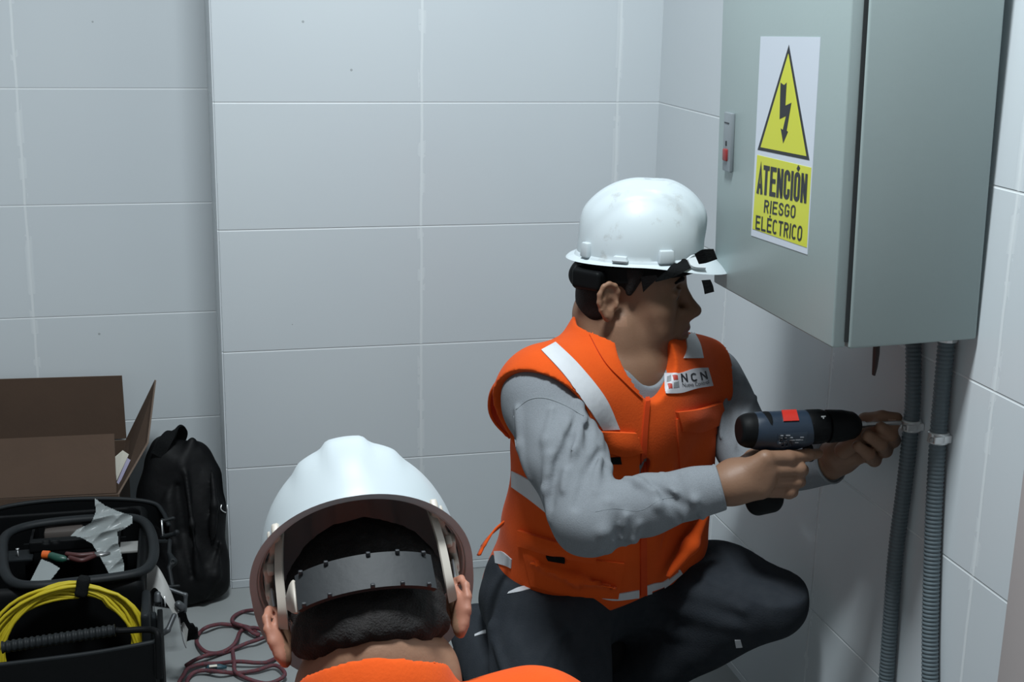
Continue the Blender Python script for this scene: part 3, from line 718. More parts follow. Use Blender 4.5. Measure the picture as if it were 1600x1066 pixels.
# left hand holding the clamp by the conduit, seen from the palm side with the fingers curled in
PM = Q(1322, 713, 1.800)
B.cone(WL, Q(1312, 713, 1.812), .0270, .0275, .012)
B.cone(Q(1312, 711, 1.812), Q(1348, 694, 1.785), .0275, .0245, .015)
B.cone(Q(1308, 708, 1.795), Q(1338, 707, 1.775), .0215, .0180, .014)
finger(B, [Q(1346, 672, 1.775), Q(1352, 657, 1.760), Q(1378, 652, 1.738), Q(1402, 653, 1.728)], .0125, .0082)
finger(B, [Q(1356, 680, 1.780), Q(1395, 688, 1.748), Q(1392, 679, 1.722), Q(1376, 668, 1.716)], .0120, .0090)
finger(B, [Q(1352, 692, 1.780), Q(1383, 704, 1.750), Q(1376, 694, 1.720), Q(1355, 681, 1.714)], .0115, .0088)
finger(B, [Q(1344, 704, 1.780), Q(1366, 719, 1.752), Q(1357, 710, 1.724), Q(1340, 697, 1.716)], .0108, .0082)
finger(B, [Q(1318, 704, 1.765), Q(1346, 684, 1.745), Q(1374, 668, 1.730), Q(1398, 662, 1.722)], .0140, .0085, .007)
body = sdf_obj('body', B, .0026, 'skin', MAN, smooth=1)
def near_ears(c):
    q = (c - HO) @ HR; return (np.abs(q[:, 1]) > .073) & (q[:, 0] < .01) & (q[:, 0] > -.045) & (np.abs(q[:, 2]) < .045)
paint_faces(body, near_ears, 1, 'skin_ruddy')
def lips(c):
    q = (c - HO) @ HR; z0 = -.0635 - .12 * np.abs(q[:, 1]) * .5; return (q[:, 0] > .088) & (np.abs(q[:, 2] - z0) < .0085 * np.sqrt(np.clip(1 - (q[:, 1] / .027) ** 2, 0, 1)))
paint_faces(body, lips, 2, 'lip')
for s in (-1, 1):     # eyes, looking down at the work
    V = []; S1 = SDF(); S1.ball(hL((.0765, s * .0325, .0010)), .0131); 
    V, F = S1.mesh(.0016); me = mesh('eye', V, F, 'eye', MAN)
    q = (np.array([p.center[:] for p in me.data.polygons]) - hL((.0765, s * .0325, .001))) @ HR; me.data.materials.append(M['iris'])
    gd = A([.93, 0, -.30]); gd /= np.linalg.norm(gd)
    me.data.polygons.foreach_set('material_index', (np.sum(q / .0131 * gd, 1) > .86).astype(np.int32))
    Bl = SDF(); Bl.chain([hL(p) for p in [(.094, s * .016, .0225), (.0925, s * .030, .0265), (.082, s * .047, .0225)]], [.0032, .0036, .0022], .003)
    sdf_obj('eyebrow', Bl, .0016, 'hair', MAN)
# hair under the hat
H = SDF(); H.ell(hL((.013, 0, .040)), (.0825, .0800, .076), HR, .01)
H.ell(hL((-.015, 0, -.010)), (.060, .0735, .068), HR, .02)
H.box(hL((.062, 0, -.02)), (.060, .12, .10), HR, .02, .01, 's')         # face side
H.ell(hL((-.010, -.085, -.008)), (.022, .03, .034), HR, .01, 's'); H.ell(hL((-.010, .085, -.008)), (.022, .03, .034), HR, .01, 's')
H.plane(hL((-.06, 0, -.062)), HR @ A([.75, 0, -1.0]), .01)
for s in (-1, 1): H.cone(hL((.020, s * .0690, .045)), hL((.012, s * .0735, .010)), .0170, .0050, .010)
sdf_obj('hair', H, .0028, 'hair', MAN)
# ---- shirt
def shirt_folds(S, P0, P1, r, items, k=.010):
    ax = P1 - P0; L_ = np.linalg.norm(ax); ax = ax / L_
    for (t0, a0, t1, a1, rad, kind) in items:
        def at(t, a):
            v = ray(*_proj(P0 + ax * L_ * t)); v = -v / np.linalg.norm(v); n = v - ax * (v @ ax); n /= np.linalg.norm(n); b = np.cross(ax, n)
            rr = r(t) + (.0030 if kind == 'u' else .0048); return P0 + ax * L_ * t + rr * (math.cos(math.radians(a)) * n + math.sin(math.radians(a)) * b)
        am = (a0 + a1) / 2; S.chain([at(t0, a0), at((t0 + t1) / 2, am + 4), at(t1, a1)], [rad * .5, rad, rad * .5], k, kind)
def _proj(p):
    c_ = MX.T @ (A(p) - A([0, 0, CAM_Z])); return (CX + FPX * c_[0] / c_[2], CY + FPX * c_[1] / c_[2])
SH = SDF(); torso(SH, .004)
SH.ell(Tp(0, 0, -.06), (.120, .168, .08), TR, .03)
SR_ = SR + A([.004, 0, .004])
SH.cone(SR_, SR_ + (ER - SR_) * .5, .0680, .0610, .03); SH.cone(SR_ + (ER - SR_) * .5, ER, .0610, .0520, .02)
SH.cone(ER, ER + (WR - ER) * .45, .0510, .0440, .02); SH.cone(ER + (WR - ER) * .45, WR + (WR - ER) * .02, .0440, .0335, .012)
SH.cone(SL, EL, .062, .050, .03); SH.cone(EL, WL, .048, .036, .02)
rU = lambda t: .068 - .016 * t; rF = lambda t: .051 - .018 * t
shirt_folds(SH, SR_, ER, rU, [(.38, -50, .86, 20, .007, 'u'), (.45, -80, .95, -25, .006, 'u'), (.42, -20, .80, 45, .006, 'u'), (.30, -70, .62, -35, .005, 's'), (.55, -10, .9, 50, .005, 's'), (.15, 40, .60, 75, .007, 'u'), (.62, -60, 1.0, 10, .006, 's'), (.50, -95, .98, -50, .006, 'u'), (.28, -5, .70, 30, .005, 'u'), (.34, -38, .70, 0, .005, 's'), (.60, 20, .95, 70, .006, 'u'), (.1, -60, .4, -45, .005, 'u')])
shirt_folds(SH, ER, WR, rF, [(.02, 60, .18, -20, .007, 'u'), (.10, 80, .28, 10, .006, 'u'), (.22, 90, .36, 30, .006, 'u'), (.15, 70, .24, 0, .005, 's'), (.42, -60, .62, 60, .005, 'u'), (.60, -70, .68, 50, .005, 'u'), (.74, -50, .80, 70, .0045, 'u'), (.50, -40, .70, 20, .0045, 's'), (.34, -80, .52, -20, .006, 'u'), (.66, 90, .8, 40, .004, 's')])
shirt_folds(SH, SL, EL, lambda t: .062 - .012 * t, [(.2, -60, .7, 30, .007, 'u'), (.4, -70, .9, 10, .006, 'u'), (.1, -20, .5, 50, .006, 'u'), (.3, -40, .75, 20, .005, 's')])
SH.cone(Q(1316, 738, 1.822), Q(1300, 705, 1.80) * 0 + WL + (WL - EL) * .30, .0, .0, .001) if False else None
# neck opening and sleeve ends
SH.cone(NECK + A([-.0, .0, -.01]), NECK + A([.0, .0, .12]), .066, .085, .01, 's')
SH.ball(NECK + TR @ A([.050, 0, .014]), .036, .01, 's'); SH.plane(Tp(0, 0, -.03), TR @ A([.6, 0, -1.0]), .004)
dR = (WR - ER) / np.linalg.norm(WR - ER); dL = (WL - EL) / np.linalg.norm(WL - EL)
SH.ops.append(('s', (lambda P: -((P - (WR - dR * .004)) @ dR) + 0 * P[:, 0] + np.maximum(0, np.linalg.norm(P - WR, axis=1) - .08) * 3), WR, .1, .002))
SH.ops.append(('s', (lambda P: -((P - (WL + dL * .004)) @ dL) + np.maximum(0, np.linalg.norm(P - WL, axis=1) - .08) * 3), WL, .1, .002))
SH.disp(lambda P: wave(P, 3, 70, .0016))
shirt = sdf_obj('shirt', SH, .0034, 'shirt', MAN)
V, F = sweep([WR - dR * .006, WR - dR * .003], [.0355, .0352], 20); 
# ---- trousers
TRS = SDF(); TRS.ell(Tp(.0, 0, .00), (.134, .175, .110), TR, .04)
TRS.ell(Tp(-.03, 0, -.06), (.13, .17, .09), TR, .04)
TRS.cone(HIPR + A([.008, 0, 0]), KNR, .114, .082, .04); TRS.cone(KNR, ANR, .072, .056, .03)
TRS.cone(HIPL, KNL + (HIPL - KNL) * .35, .100, .084, .04); TRS.cone(KNL + (HIPL - KNL) * .35, KNL, .084, .062, .03); TRS.cone(KNL, ANL, .060, .055, .03)
TRS.cone(Q(1130, 905, 2.06), Q(1150, 890, 2.02), .06, .05, .04)
rT = lambda t: .10 - .035 * t
shirt_folds(TRS, HIPL, KNL, rT, [(.30, -35, .95, 15, .009, 'u'), (.25, -5, .90, 40, .008, 'u'), (.20, 25, .8, 70, .009, 'u'), (.2, -60, .75, -25, .008, 'u')], .022)
shirt_folds(TRS, HIPR, KNR, lambda t: .106 - .026 * t, [(.1, -50, .5, 20, .008, 'u'), (.25, 60, .7, 20, .008, 'u'), (.0, 30, .4, 80, .008, 'u'), (.3, -20, .8, 0, .006, 's')], .012)
TRS.plane(Tp(0, 0, .075), TR @ A([-.1, 0, 1.0]), .004)
TRS.disp(lambda P: wave(P, 5, 55, .0022))
trs = sdf_obj('trousers', TRS, .0040, 'trouser', MAN)
tb = bvh_of(trs)
# boots
for an, toe, up_ in ((ANL, A([.88, 1.98, .045]), A([0, 0, 1.])), (ANR, A([.50, 2.16, .035]), A([0, .8, .6]))):
    BT = SDF()
    if an is ANL:
        BT.cone(an, an + A([-.02, .02, .09]), .048, .050, .02); BT.cone(A([.74, 2.17, .045]), A([.83, 2.03, .043]), .042, .044, .02); BT.cone(A([.83, 2.03, .043]), A([.90, 1.93, .040]), .044, .036, .02); BT.plane((0, 0, .004), (0, 0, -1), .003)
    else:
        BT.cone(an + A([0, .01, -.02]), an + A([0, .02, -.07]), .044, .044, .02); BT.cone(an + A([0, .03, -.05]), A([.50, 2.26, .06]), .040, .042, .02); BT.cone(A([.50, 2.26, .06]), A([.51, 2.19, .035]), .042, .033, .02); BT.plane((0, 0, .003), (0, 0, -1), .003)
    sdf_obj('boot', BT, .005, 'black_plastic', MAN)
# ---- vest
VS = SDF(); torso(VS, .021)
VS.ell(Tp(-.002, 0, -.02), (.138, .180, .12), TR, .03)
VS.cone(NECK + A([-.005, .012, -.01]), NECK + A([-.012, .02, .020]), .072, .078, .02)        # stand-up collar at the nape
VS.cone(SR_ + TR @ A([0, 0, .0]), SR_ + (ER - SR) * .10, .080, .080, .03)
AXR = (ER - SR) / np.linalg.norm(ER - SR); AXL = (EL - SL) / np.linalg.norm(EL - SL)
nR = AXR * .65 - TR[:, 1] * .75; nR /= np.linalg.norm(nR); nL = TR[:, 1] * .95 + AXL * .3; nL /= np.linalg.norm(nL)
def hole(P0, n, d0, r0, dn):
    c = P0 + n * (r0 + d0); VS.cone(c, c + n * .12, r0, r0 + .01, .002, 's')
    c2 = P0 - TR[:, 2] * dn + n * (r0 + d0 + .01); VS.cone(c, c2, r0, r0 - .02, .002, 's')
hole(SR, nR, -.007, .12, .10); hole(SL, nL, -.072, .12, .08)
# V neck
VS.cone(NECK + A([0, .0, .0]), NECK + A([-.01, .02, .14]), .066, .085, .006, 's')
for i in range(7):
    t = i / 6; VS.cone(NECK + TR @ A([.02 + .12 * t, -.007 - .019 * t, .02 - .036 * t]), NECK + TR @ A([.12 + .12 * t, -.009 - .036 * t, .06 - .036 * t]), .050 * (1 - t) + .004, .052 * (1 - t) + .004, .003, 's')
VS.ell(Tp(.02, .06, .07), (.125, .135, .13), TR, .03); VS.cone(pY(1064, 690, 2.06), pY(1052, 840, 2.09), .056, .064, .04)
VS.plane(Tp(0, 0, -.078), TR @ A([.92, .0, -1.0]), .004)
def tp_hit(x, y, Y): return pY(x, y, Y)
for pl, rad, kind in (
    ([(1000, 640, 1.93), (1002, 720, 1.93), (1003, 800, 1.94)], .006, 's'), ([(1085, 760, 1.99), (1070, 800, 1.98), (1040, 850, 1.98)], .008, 's'),
    ([(1110, 790, 2.0), (1080, 850, 1.99), (1045, 900, 1.98)], .007, 'u'), ([(830, 880, 1.98), (900, 905, 1.95), (960, 920, 1.95)], .007, 'u'),
    ([(800, 850, 2.0), (860, 880, 1.96), (930, 890, 1.94)], .006, 's'), ([(1040, 700, 1.95), (1045, 750, 1.95), (1035, 800, 1.95)], .006, 'u'),
    ([(905, 560, 1.99), (950, 610, 1.95), (985, 650, 1.93)], .006, 's')):
    VS.chain([pY(*p) for p in pl], [rad * .5, rad * 1.6, rad * .5], .012, kind)
VS.disp(lambda P: wave(P, 11, 34, .0028))
vest = sdf_obj('vest', VS, .0034, 'vest', MAN)
# ------------------------------------------------------------------ hard hat of the drilling man
dep = lambda p: A(p)
HF1 = A([.946, -.316, .005]); HU1 = A([-.005, -.0, .997])
HC1 = hL((.027, 0, .056))
T1, L1, R1, sh1 = helmet('hard_hat', 'scuffed white hard hat worn by the man with the drill', HC1, HF1, HU1, 'helmet_worn', 'side', .895)
hb1 = bvh_of(sh1)
# suspension band and ratchet knob at the nape
band = []
for i in range(41):
    a = math.radians(-180 + 360 * i / 40); band.append(L1((.099 * math.cos(a) - .004, .083 * math.sin(a), -.008 - .018 * (1 - math.cos(a)) / 2 * (1 if math.cos(a) < 0 else .6)))[0])
V, F = ribbon(band, R1 @ A([0, 0, 1.0]), .024, .003); autosm(mesh('head_band', V, F, 'black_plastic', T1), 50)
kc = L1((-.094, -.004, -.036))[0]
KS = SDF(); KS.cone(kc, kc + R1 @ A([.022, 0, .0]), .0225, .0235, .004); KS.box(kc + R1 @ A([.006, -.020, .004]), (.018, .030, .019), R1, .008, .01); KS.box(kc + R1 @ A([.02, -.05, .006]), (.028, .024, .016), Rm_from(x=R1 @ A([.8, -.6, 0]), z=R1[:, 2]), .006, .008)
sdf_obj('ratchet_knob', KS, .0022, 'black_plastic', T1)
# strap tucked over the brim: black webbing with a clear clip
def strap_on(name, pxs, w, m, parent, bvh, lift=.002, th=.0022, up=None, Yfall=None):
    P = []; 
    for (x, y) in cat_rom([A(p, float) for p in pxs], 6):
        h = hit(bvh, x, y, lift)
        P.append(h[0] if h is not None else pY(x, y, Yfall))
    return P
def px_ribbon(name, top, bot, m, parent, bvh, lift=.003, th=.002, Y=1.93, n=18, k=5):
    """strap between two edges given in photo pixels, lying on a surface where there is one, else at depth Y (a number or per-point list)"""
    a = resamp(cat_rom([A(p, float) for p in top], 8), n); b = resamp(cat_rom([A(p, float) for p in bot], 8), n); G = {}; V = []
    for i in range(n):
        for j in range(k):
            t = j / (k - 1); p = a[i] * (1 - t) + b[i] * t; h = hit(bvh, p[0], p[1]) if bvh is not None else None
            yy = Y if np.isscalar(Y) or Y is None else np.interp(i / (n - 1), np.linspace(0, 1, len(Y)), Y)
            if h is None: q = pY(p[0], p[1], yy); nn = -ray(p[0], p[1]); nn = nn / np.linalg.norm(nn)
            else: q, nn = h
            G[(i, j)] = len(V); V.append(q + nn * (lift + th)); V.append(q + nn * lift)
    return _grid_solid(name, V, G, n, k, m, parent)
hs = px_ribbon('strap', [(1024, 437), (1046, 420), (1070, 405)], [(1024, 441), (1050, 434), (1078, 421)], 'black_strap', T1, hb1)
px_ribbon('strap', [(1001, 433), (1013, 431), (1026, 430)], [(1005, 457), (1014, 448), (1027, 436)], 'black_strap', T1, None, Y=[1.945, 1.93, 1.91], lift=0)
px_ribbon('strap_clip', [(1069, 405), (1078, 398), (1088, 397)], [(1077, 420), (1084, 423), (1100, 424)], 'strap_clear', T1, hb1, lift=.0035, th=.004)
px_ribbon('strap', [(1085, 397), (1098, 390), (1115, 389)], [(1092, 413), (1104, 411), (1121, 405)], 'black_strap', T1, None, lift=.0, th=.007, Y=[1.875, 1.868, 1.872])
px_ribbon('strap', [(1096, 438), (1099, 449), (1101, 460)], [(1110, 437), (1114, 446), (1116, 456)], 'black_strap', T1, None, Y=[1.90, 1.90, 1.90], lift=0)
# ------------------------------------------------------------------ cordless drill
DA = pY(1166, 672, 1.735); DB = pY(1352, 665, 1.725)
dx = DB - DA; DLn = np.linalg.norm(dx); dx = dx / DLn; DRm = Rm_from(x=dx, z=(0.02, .0, 1.0))
DR = thing('cordless_drill', 'dark blue and black cordless drill driver held against the conduit clamp', 'drill', DA)
Dp = lambda x, y, z: DA + DRm @ A([x, y, z])
S = SDF()      # motor housing: round back, slightly taller behind
S.cone(Dp(.014, 0, -.001), Dp(.092, 0, .001), .0265, .0255, .004); S.cone(Dp(.024, 0, -.004), Dp(.085, 0, -.004), .0262, .0245, .008)
S.cone(Dp(.048, 0, -.020), Dp(.040, 0, -.075), .0170, .0160, .014)              # grip
S.cone(Dp(.075, 0, -.020), Dp(.060, 0, -.030), .012, .010, .010)
S.plane(Dp(-.006, 0, 0), DRm @ A([-1., 0, 0]), .006)
for i in range(3): S.box(Dp(.046 + i * .0065, -.026, -.012), (.0012, .006, .009), Rm_from(x=DRm @ A([1, 0, .5]), z=DRm @ A([-.5, 0, 1])), .0004, .001, 's')
dh = sdf_obj('housing', S, .0016, 'blue_plastic', DR)
S = SDF(); S.cone(Dp(.006, 0, -.001), Dp(.030, 0, -.001), .0262, .0276, .003); S.plane(Dp(-.012, 0, 0), DRm @ A([-1., 0, 0]), .003); S.plane(Dp(.042, 0, 0), DRm @ A([.93, 0, -.35]), .002)
for a, b in ((.012, .012), (.014, -.018)): S.ball(Dp(a, -.0270, b), .0035, .001, 's')
sdf_obj('end_cap', S, .0015, 'black_plastic', DR)
S = SDF(); S.cone(Dp(.098, 0, .001), Dp(.112, 0, .001), .0262, .0262, .002); S.plane(Dp(.088, 0, 0), DRm @ A([-1., 0, 0]), .001); S.plane(Dp(.126, 0, 0), DRm @ A([1., 0, 0]), .001)
for i in range(16):
    a = i * math.pi / 8; S.cone(Dp(.110, .0285 * math.cos(a), .001 + .0285 * math.sin(a)), Dp(.124, .0285 * math.cos(a), .001 + .0285 * math.sin(a)), .0028, .0028, .002, 's')
tr = sdf_obj('torque_ring', S, .0015, 'black_plastic', DR)
V, F = sweep([Dp(.126, 0, .001), Dp(.127, 0, .001), Dp(.130, 0, .001), Dp(.150, 0, .001), Dp(.168, 0, .001), Dp(.174, 0, .001), Dp(.178, 0, .001)], [.0235, .0250, .0250, .0240, .0205, .0165, .0120], 28)
autosm(mesh('chuck', V, F, 'black_plastic', DR), 40)
V, F = sweep([Dp(.178, 0, .0015), Dp(.188, 0, .0015), Dp(.1885, 0, .0015), pY(1396, 661, 1.715), pY(1408, 661, 1.712)], [.0052, .0052, .0036, .0034, .0034], 6)
autosm(mesh('driver_bit', V, F, 'dull_steel', DR), 30)
S = SDF(); bo = pY(1194, 787, 1.735); S.cone(bo + A([-.012, 0, .012]), bo + A([.010, 0, .012]), .0200, .0195, .006); S.cone(bo + A([-.010, 0, .0]), bo + A([.012, 0, .002]), .0175, .0165, .006)
sdf_obj('battery', S, .0018, 'black_plastic', DR)
S = SDF(); S.cone(pY(1262, 700, 1.735), pY(1266, 715, 1.735), .008, .007, .004); sdf_obj('trigger', S, .0015, 'black_plastic', DR)
db = bvh_of(dh)
patch('speed_switch', db, [(1221, 643), (1244, 642)], [(1224, 659), (1248, 658)], 'red_plastic', DR, th=.0022, n=8, k=6, curve=False)
lb = patch('rating_plate', db, [(1216, 678), (1262, 675)], [(1214, 695), (1258, 692)], mat('plate_blue', (.02, .032, .05), .35), DR, th=.0006, n=10, k=6, curve=False)
r_ = np.random.RandomState(3)
for row in range(4):
    y0 = 680 + row * 3.8; x0 = 1218 - row * .6
    for q in range(5):
        if r_.rand() < .3: continue
        xa = x0 + q * 8 + r_.rand() * 2; xb = xa + 3 + r_.rand() * 4
        patch('print', db, [(xa, y0 - q * .3), (xb, y0 - q * .3)], [(xa, y0 + 1.3 - q * .3), (xb, y0 + 1.3 - q * .3)], mat('print_grey', (.35, .36, .38), .5) if 'pg' not in M else M['pg'], lb, th=.0010, n=3, k=2, curve=False)
bt = bvh_of(tr); M['mark'] = mat('white_mark', (.45, .46, .46), .5)
def px_poly(name, pts, bvh, m, parent, th=.0006):
    bm = bmesh.new(); vs = []
    for p in pts:
        h = hit(bvh, *p)
        if h is None: bm.free(); return None
        vs.append(bm.verts.new(h[0] + h[1] * th))
    bm.faces.new(vs); return frombm(name, bm, m, parent)
px_poly('index_mark', [(1283, 650.5), (1290, 650), (1290, 652), (1287.5, 652), (1287.5, 655), (1285.5, 655), (1285.5, 652.5), (1283, 652.5)], bt, 'mark', tr)
# ------------------------------------------------------------------ vest details
vb = bvh_of(vest)
def vp(name, a, b, m, **k): return patch(name, vb, a, b, m, vest, **k)
vp('reflective_tape', [(846, 548), (880, 585), (915, 632), (941, 672)], [(868, 536), (905, 572), (945, 622), (968, 671)], 'reflect', th=.0022, n=40, k=10)
vp('reflective_tape', [(1071, 528), (1073, 545), (1068, 560)], [(1083, 518), (1093, 538), (1098, 560)], 'reflect', th=.0022, n=14, k=10)
vp('neck_binding', [(924, 494), (925, 515), (950, 560), (980, 590), (1004, 613)], [(919, 500), (920, 520), (944, 566), (975, 598), (1001, 622)], 'vest', th=.003, n=40, k=5)
zp = vp('zip', [(1008, 622), (1002, 690), (1000, 760), (1000, 850), (1000, 935)], [(1015, 622), (1010, 690), (1009, 760), (1009, 850), (1010, 935)], 'vest_dark', th=.003, n=60, k=4)
pk = vp('chest_pocket', [(938, 680), (998, 684)], [(955, 750), (997, 745)], 'vest', th=.003, n=16, k=16, curve=False)
patch('pocket_flap', bvh_of(vest), [(925, 672), (960, 674), (992, 676)], [(944, 704), (975, 712), (1002, 705)], 'vest', pk, th=.007, n=20, k=10, puff=.004)
patch('pocket_tab', bvh_of(vest), [(951, 714), (968, 713)], [(954, 724), (970, 724)], 'black_strap', pk, th=.0045, n=6, k=5, curve=False)
pk = vp('chest_pocket', [(1056, 655), (1122, 640)], [(1062, 745), (1118, 735)], 'vest', th=.003, n=16, k=16, curve=False)
patch('pocket_flap', bvh_of(vest), [(1055, 644), (1090, 639), (1124, 628)], [(1063, 673), (1095, 674), (1132, 659)], 'vest', pk, th=.007, n=20, k=10, puff=.004)
pk = vp('lower_pocket', [(815, 850), (900, 870), (975, 880)], [(830, 915), (890, 930), (965, 935)], 'vest', th=.003, n=30, k=16)
patch('pocket_flap', bvh_of(vest), [(812, 828), (860, 842), (930, 862)], [(812, 852), (860, 864), (930, 878)], 'vest', pk, th=.007, n=24, k=10, puff=.004)
patch('pocket_tab', bvh_of(vest), [(855, 864), (883, 866)], [(857, 874), (883, 877)], 'black_strap', pk, th=.0085, n=6, k=5, curve=False)
vp('reflective_tape', [(928, 926), (960, 928), (998, 922)], [(930, 932), (960, 938), (998, 934)], 'reflect', th=.002, n=14, k=4)
vp('reflective_tape', [(1008, 916), (1024, 911), (1038, 908), (1062, 890)], [(1008, 930), (1024, 925), (1040, 917), (1066, 896)], 'reflect', th=.002, n=20, k=5)
vp('reflective_tape', [(773, 862), (785, 862), (800, 874)], [(775, 880), (790, 884), (799, 888)], 'reflect', th=.002, n=12, k=6)
vp('reflective_tape', [(796, 734), (830, 752), (868, 784)], [(796, 758), (830, 782), (874, 818)], 'reflect', th=.002, n=20, k=6)
# name badge on the chest
bq = [(1039, 584), (1105, 575), (1113, 603), (1040, 615)]
bg = vp('name_badge', [bq[0], (1062, 583), (1085, 576), bq[1]], [bq[3], (1064, 614), (1088, 607), bq[2]], 'sticker', th=.0022, n=48, k=18)
bg['label'] = 'white company badge with black lettering'
M['badge'] = mat('badge_white', (.50, .50, .53), .6); bg.data.materials[0] = M['badge']
bgb = bvh_of(bg)
def badge_art(name, V, F, box4, m, lift=.0005):
    a, b, c, d = [A(p, float) for p in bq]; u0, v0, u1, v1 = box4; out = []
    for u, v in V:
        uu = u0 + (u1 - u0) * u; vv = v0 + (v1 - v0) * v; p = (a * (1 - uu) + b * uu) * vv + (d * (1 - uu) + c * uu) * (1 - vv)
        p = p + A([0, -2.0 * math.sin(uu * math.pi * 2) * .6]); h = hit(bgb, *p)
        if h is None: h = hit(vb, *p, .003)
        if h is None: return
        out.append(h[0] + h[1] * lift)
    return mesh(name, out, F, m, bg, smooth=False)
V, F = stroke_text('NCN', .72, .17, .38); badge_art('lettering', V, F, (.36, .42, .95, .86), 'ink')
V, F = text2d('Nueva Control', .0); badge_art('lettering', V, F, (.37, .16, .95, .37), 'ink')
M['logo_red'] = mat('logo_red', (.38, .05, .035), .6); M['logo_grey'] = mat('logo_grey', (.22, .23, .24), .6)
def bpx(u, v): a, b, c, d = [A(p, float) for p in bq]; return (a * (1 - u) + b * u) * v + (d * (1 - u) + c * u) * (1 - v) + A([0, -1.2 * math.sin(u * math.pi * 2)])
for (u0, v0, u1, v1, sk, m_) in ((.05, .56, .14, .84, .03, 'logo_grey'), (.17, .56, .29, .84, -.05, 'logo_red'), (.05, .18, .15, .46, -.05, 'logo_red'), (.19, .18, .30, .46, .03, 'logo_grey')):
    patch('emblem', bgb, [bpx(u0, v1), bpx((u0 + u1) / 2, v1), bpx(u1, v1 + sk)], [bpx(u0 - sk * .5, v0), bpx((u0 + u1) / 2, v0 - sk * .4), bpx(u1, v0)], m_, bg, th=.0004, n=8, k=8)
# back panel of the vest standing away from the shoulder
outer = [(880, 566, 1.985), (846, 566, 1.99), (815, 574, 2.00), (786, 588, 2.02), (768, 612, 2.04), (765, 640, 2.06), (775, 662, 2.07), (797, 684, 2.07)]
inner = [(886, 570, 2.01), (850, 572, 2.04), (826, 582, 2.08), (803, 598, 2.11), (794, 622, 2.13), (792, 645, 2.13), (796, 665, 2.12), (806, 684, 2.10)]
a = resamp(cat_rom([pY(*p) for p in outer], 8), 30); b = resamp(cat_rom([pY(*p) for p in inner], 8), 30); V = []; G = {}
for i in range(30):
    for j in range(8):
        t = j / 7; p = a[i] * (1 - t) + b[i] * t + A([-.012, 0, .004]) * math.sin(math.pi * t); G[(i, j)] = len(V); V.append(p + A([-.0015, -.0015, 0])); V.append(p + A([.0015, .0015, 0]))
_grid_solid('back_panel', V, G, 30, 8, 'vest', vest)
V, F = sweep(a, .0030, 8); mesh('armhole_binding', V, F, 'vest', vest)
# loose waist strap at his back
V, F = ribbon(cat_rom([pY(787, 817, 2.02), pY(770, 832, 2.01), pY(757, 850, 2.00), pY(748, 868, 1.99)], 6), A([.5, -.3, .8]), [.016] * 5 + [.020] * 9 + [.012] * 5, .003)
mesh('waist_strap', V, F, 'vest', vest)
# seams on the shirt sleeve and its hem below the vest
sb = bvh_of(shirt)
def seam_line(pts, r=.0009):
    P = [hit(sb, *p) for p in cat_rom([A(p, float) for p in pts], 8)]; P = [h[0] for h in P if h is not None]
    if len(P) > 3: V, F = sweep(P, r, 6); mesh('seam', V, F, 'seam', shirt)
seam_line([(806, 640), (826, 625), (850, 622), (880, 632), (912, 650)]); seam_line([(803, 650), (804, 680), (806, 700), (800, 712)])
seam_line([(930, 800), (960, 795), (1000, 798), (1030, 782), (1062, 775)], .0004)
# left cuff bracelet edge
cL = WL + dL * .004
ring = [cL + .0365 * (math.cos(t) * np.cross(dL, A([0, 0, 1.])) + math.sin(t) * np.cross(dL, np.cross(dL, A([0, 0, 1.])))) for t in np.linspace(0, 2 * math.pi, 40, endpoint=False)]
V, F = sweep(ring, .0022, 8, closed=True); mesh('cuff', V, F, 'seam', shirt)
cR_ = WR - dR * .006; ring = [cR_ + .0335 * (math.cos(t) * np.cross(dR, A([0, 0, 1.])) + math.sin(t) * np.cross(dR, np.cross(dR, A([0, 0, 1.])))) for t in np.linspace(0, 2 * math.pi, 40, endpoint=False)]
V, F = sweep(ring, .0030, 8, closed=True); mesh('cuff', V, F, 'shirt', shirt)
# pale marks on the trousers
for a_, b_ in (([(795, 925), (812, 918), (830, 915)], [(793, 928), (812, 925), (828, 921)]), ([(742, 992), (755, 986), (765, 984)], [(742, 995), (755, 991), (765, 989)])):
    patch('reflective_trim', tb, a_, b_, 'reflect', trs, th=.0015, n=10, k=4)

bdy = bvh_of(body)
patch('thumbnail', bdy, [(1388, 655), (1400, 656)], [(1388, 664), (1400, 664)], 'nail', MAN, th=.0006, n=8, k=6, curve=False)
px_poly('index_mark', [(1310, 661), (1314, 660), (1315.5, 663), (1312, 666)], bt, 'mark', tr); px_poly('index_mark', [(1271, 662), (1275, 660), (1274, 664)], db, 'mark', dh)

patch('reflective_trim', tb, [(1148, 1000), (1157, 1000)], [(1150, 1012), (1160, 1011)], 'reflect', trs, th=.0015, n=5, k=4, curve=False)
# ------------------------------------------------------------------ door jamb at the right edge of the view
M['jamb'] = mat('jamb_paint', (.50, .45, .44), .5)
j0 = pX(1597, 940, 1.045); struct(box('trim_1', (1.045, j0[1] - .055, 1.3), (.048, .11, 2.6), 'jamb', bev=.004))
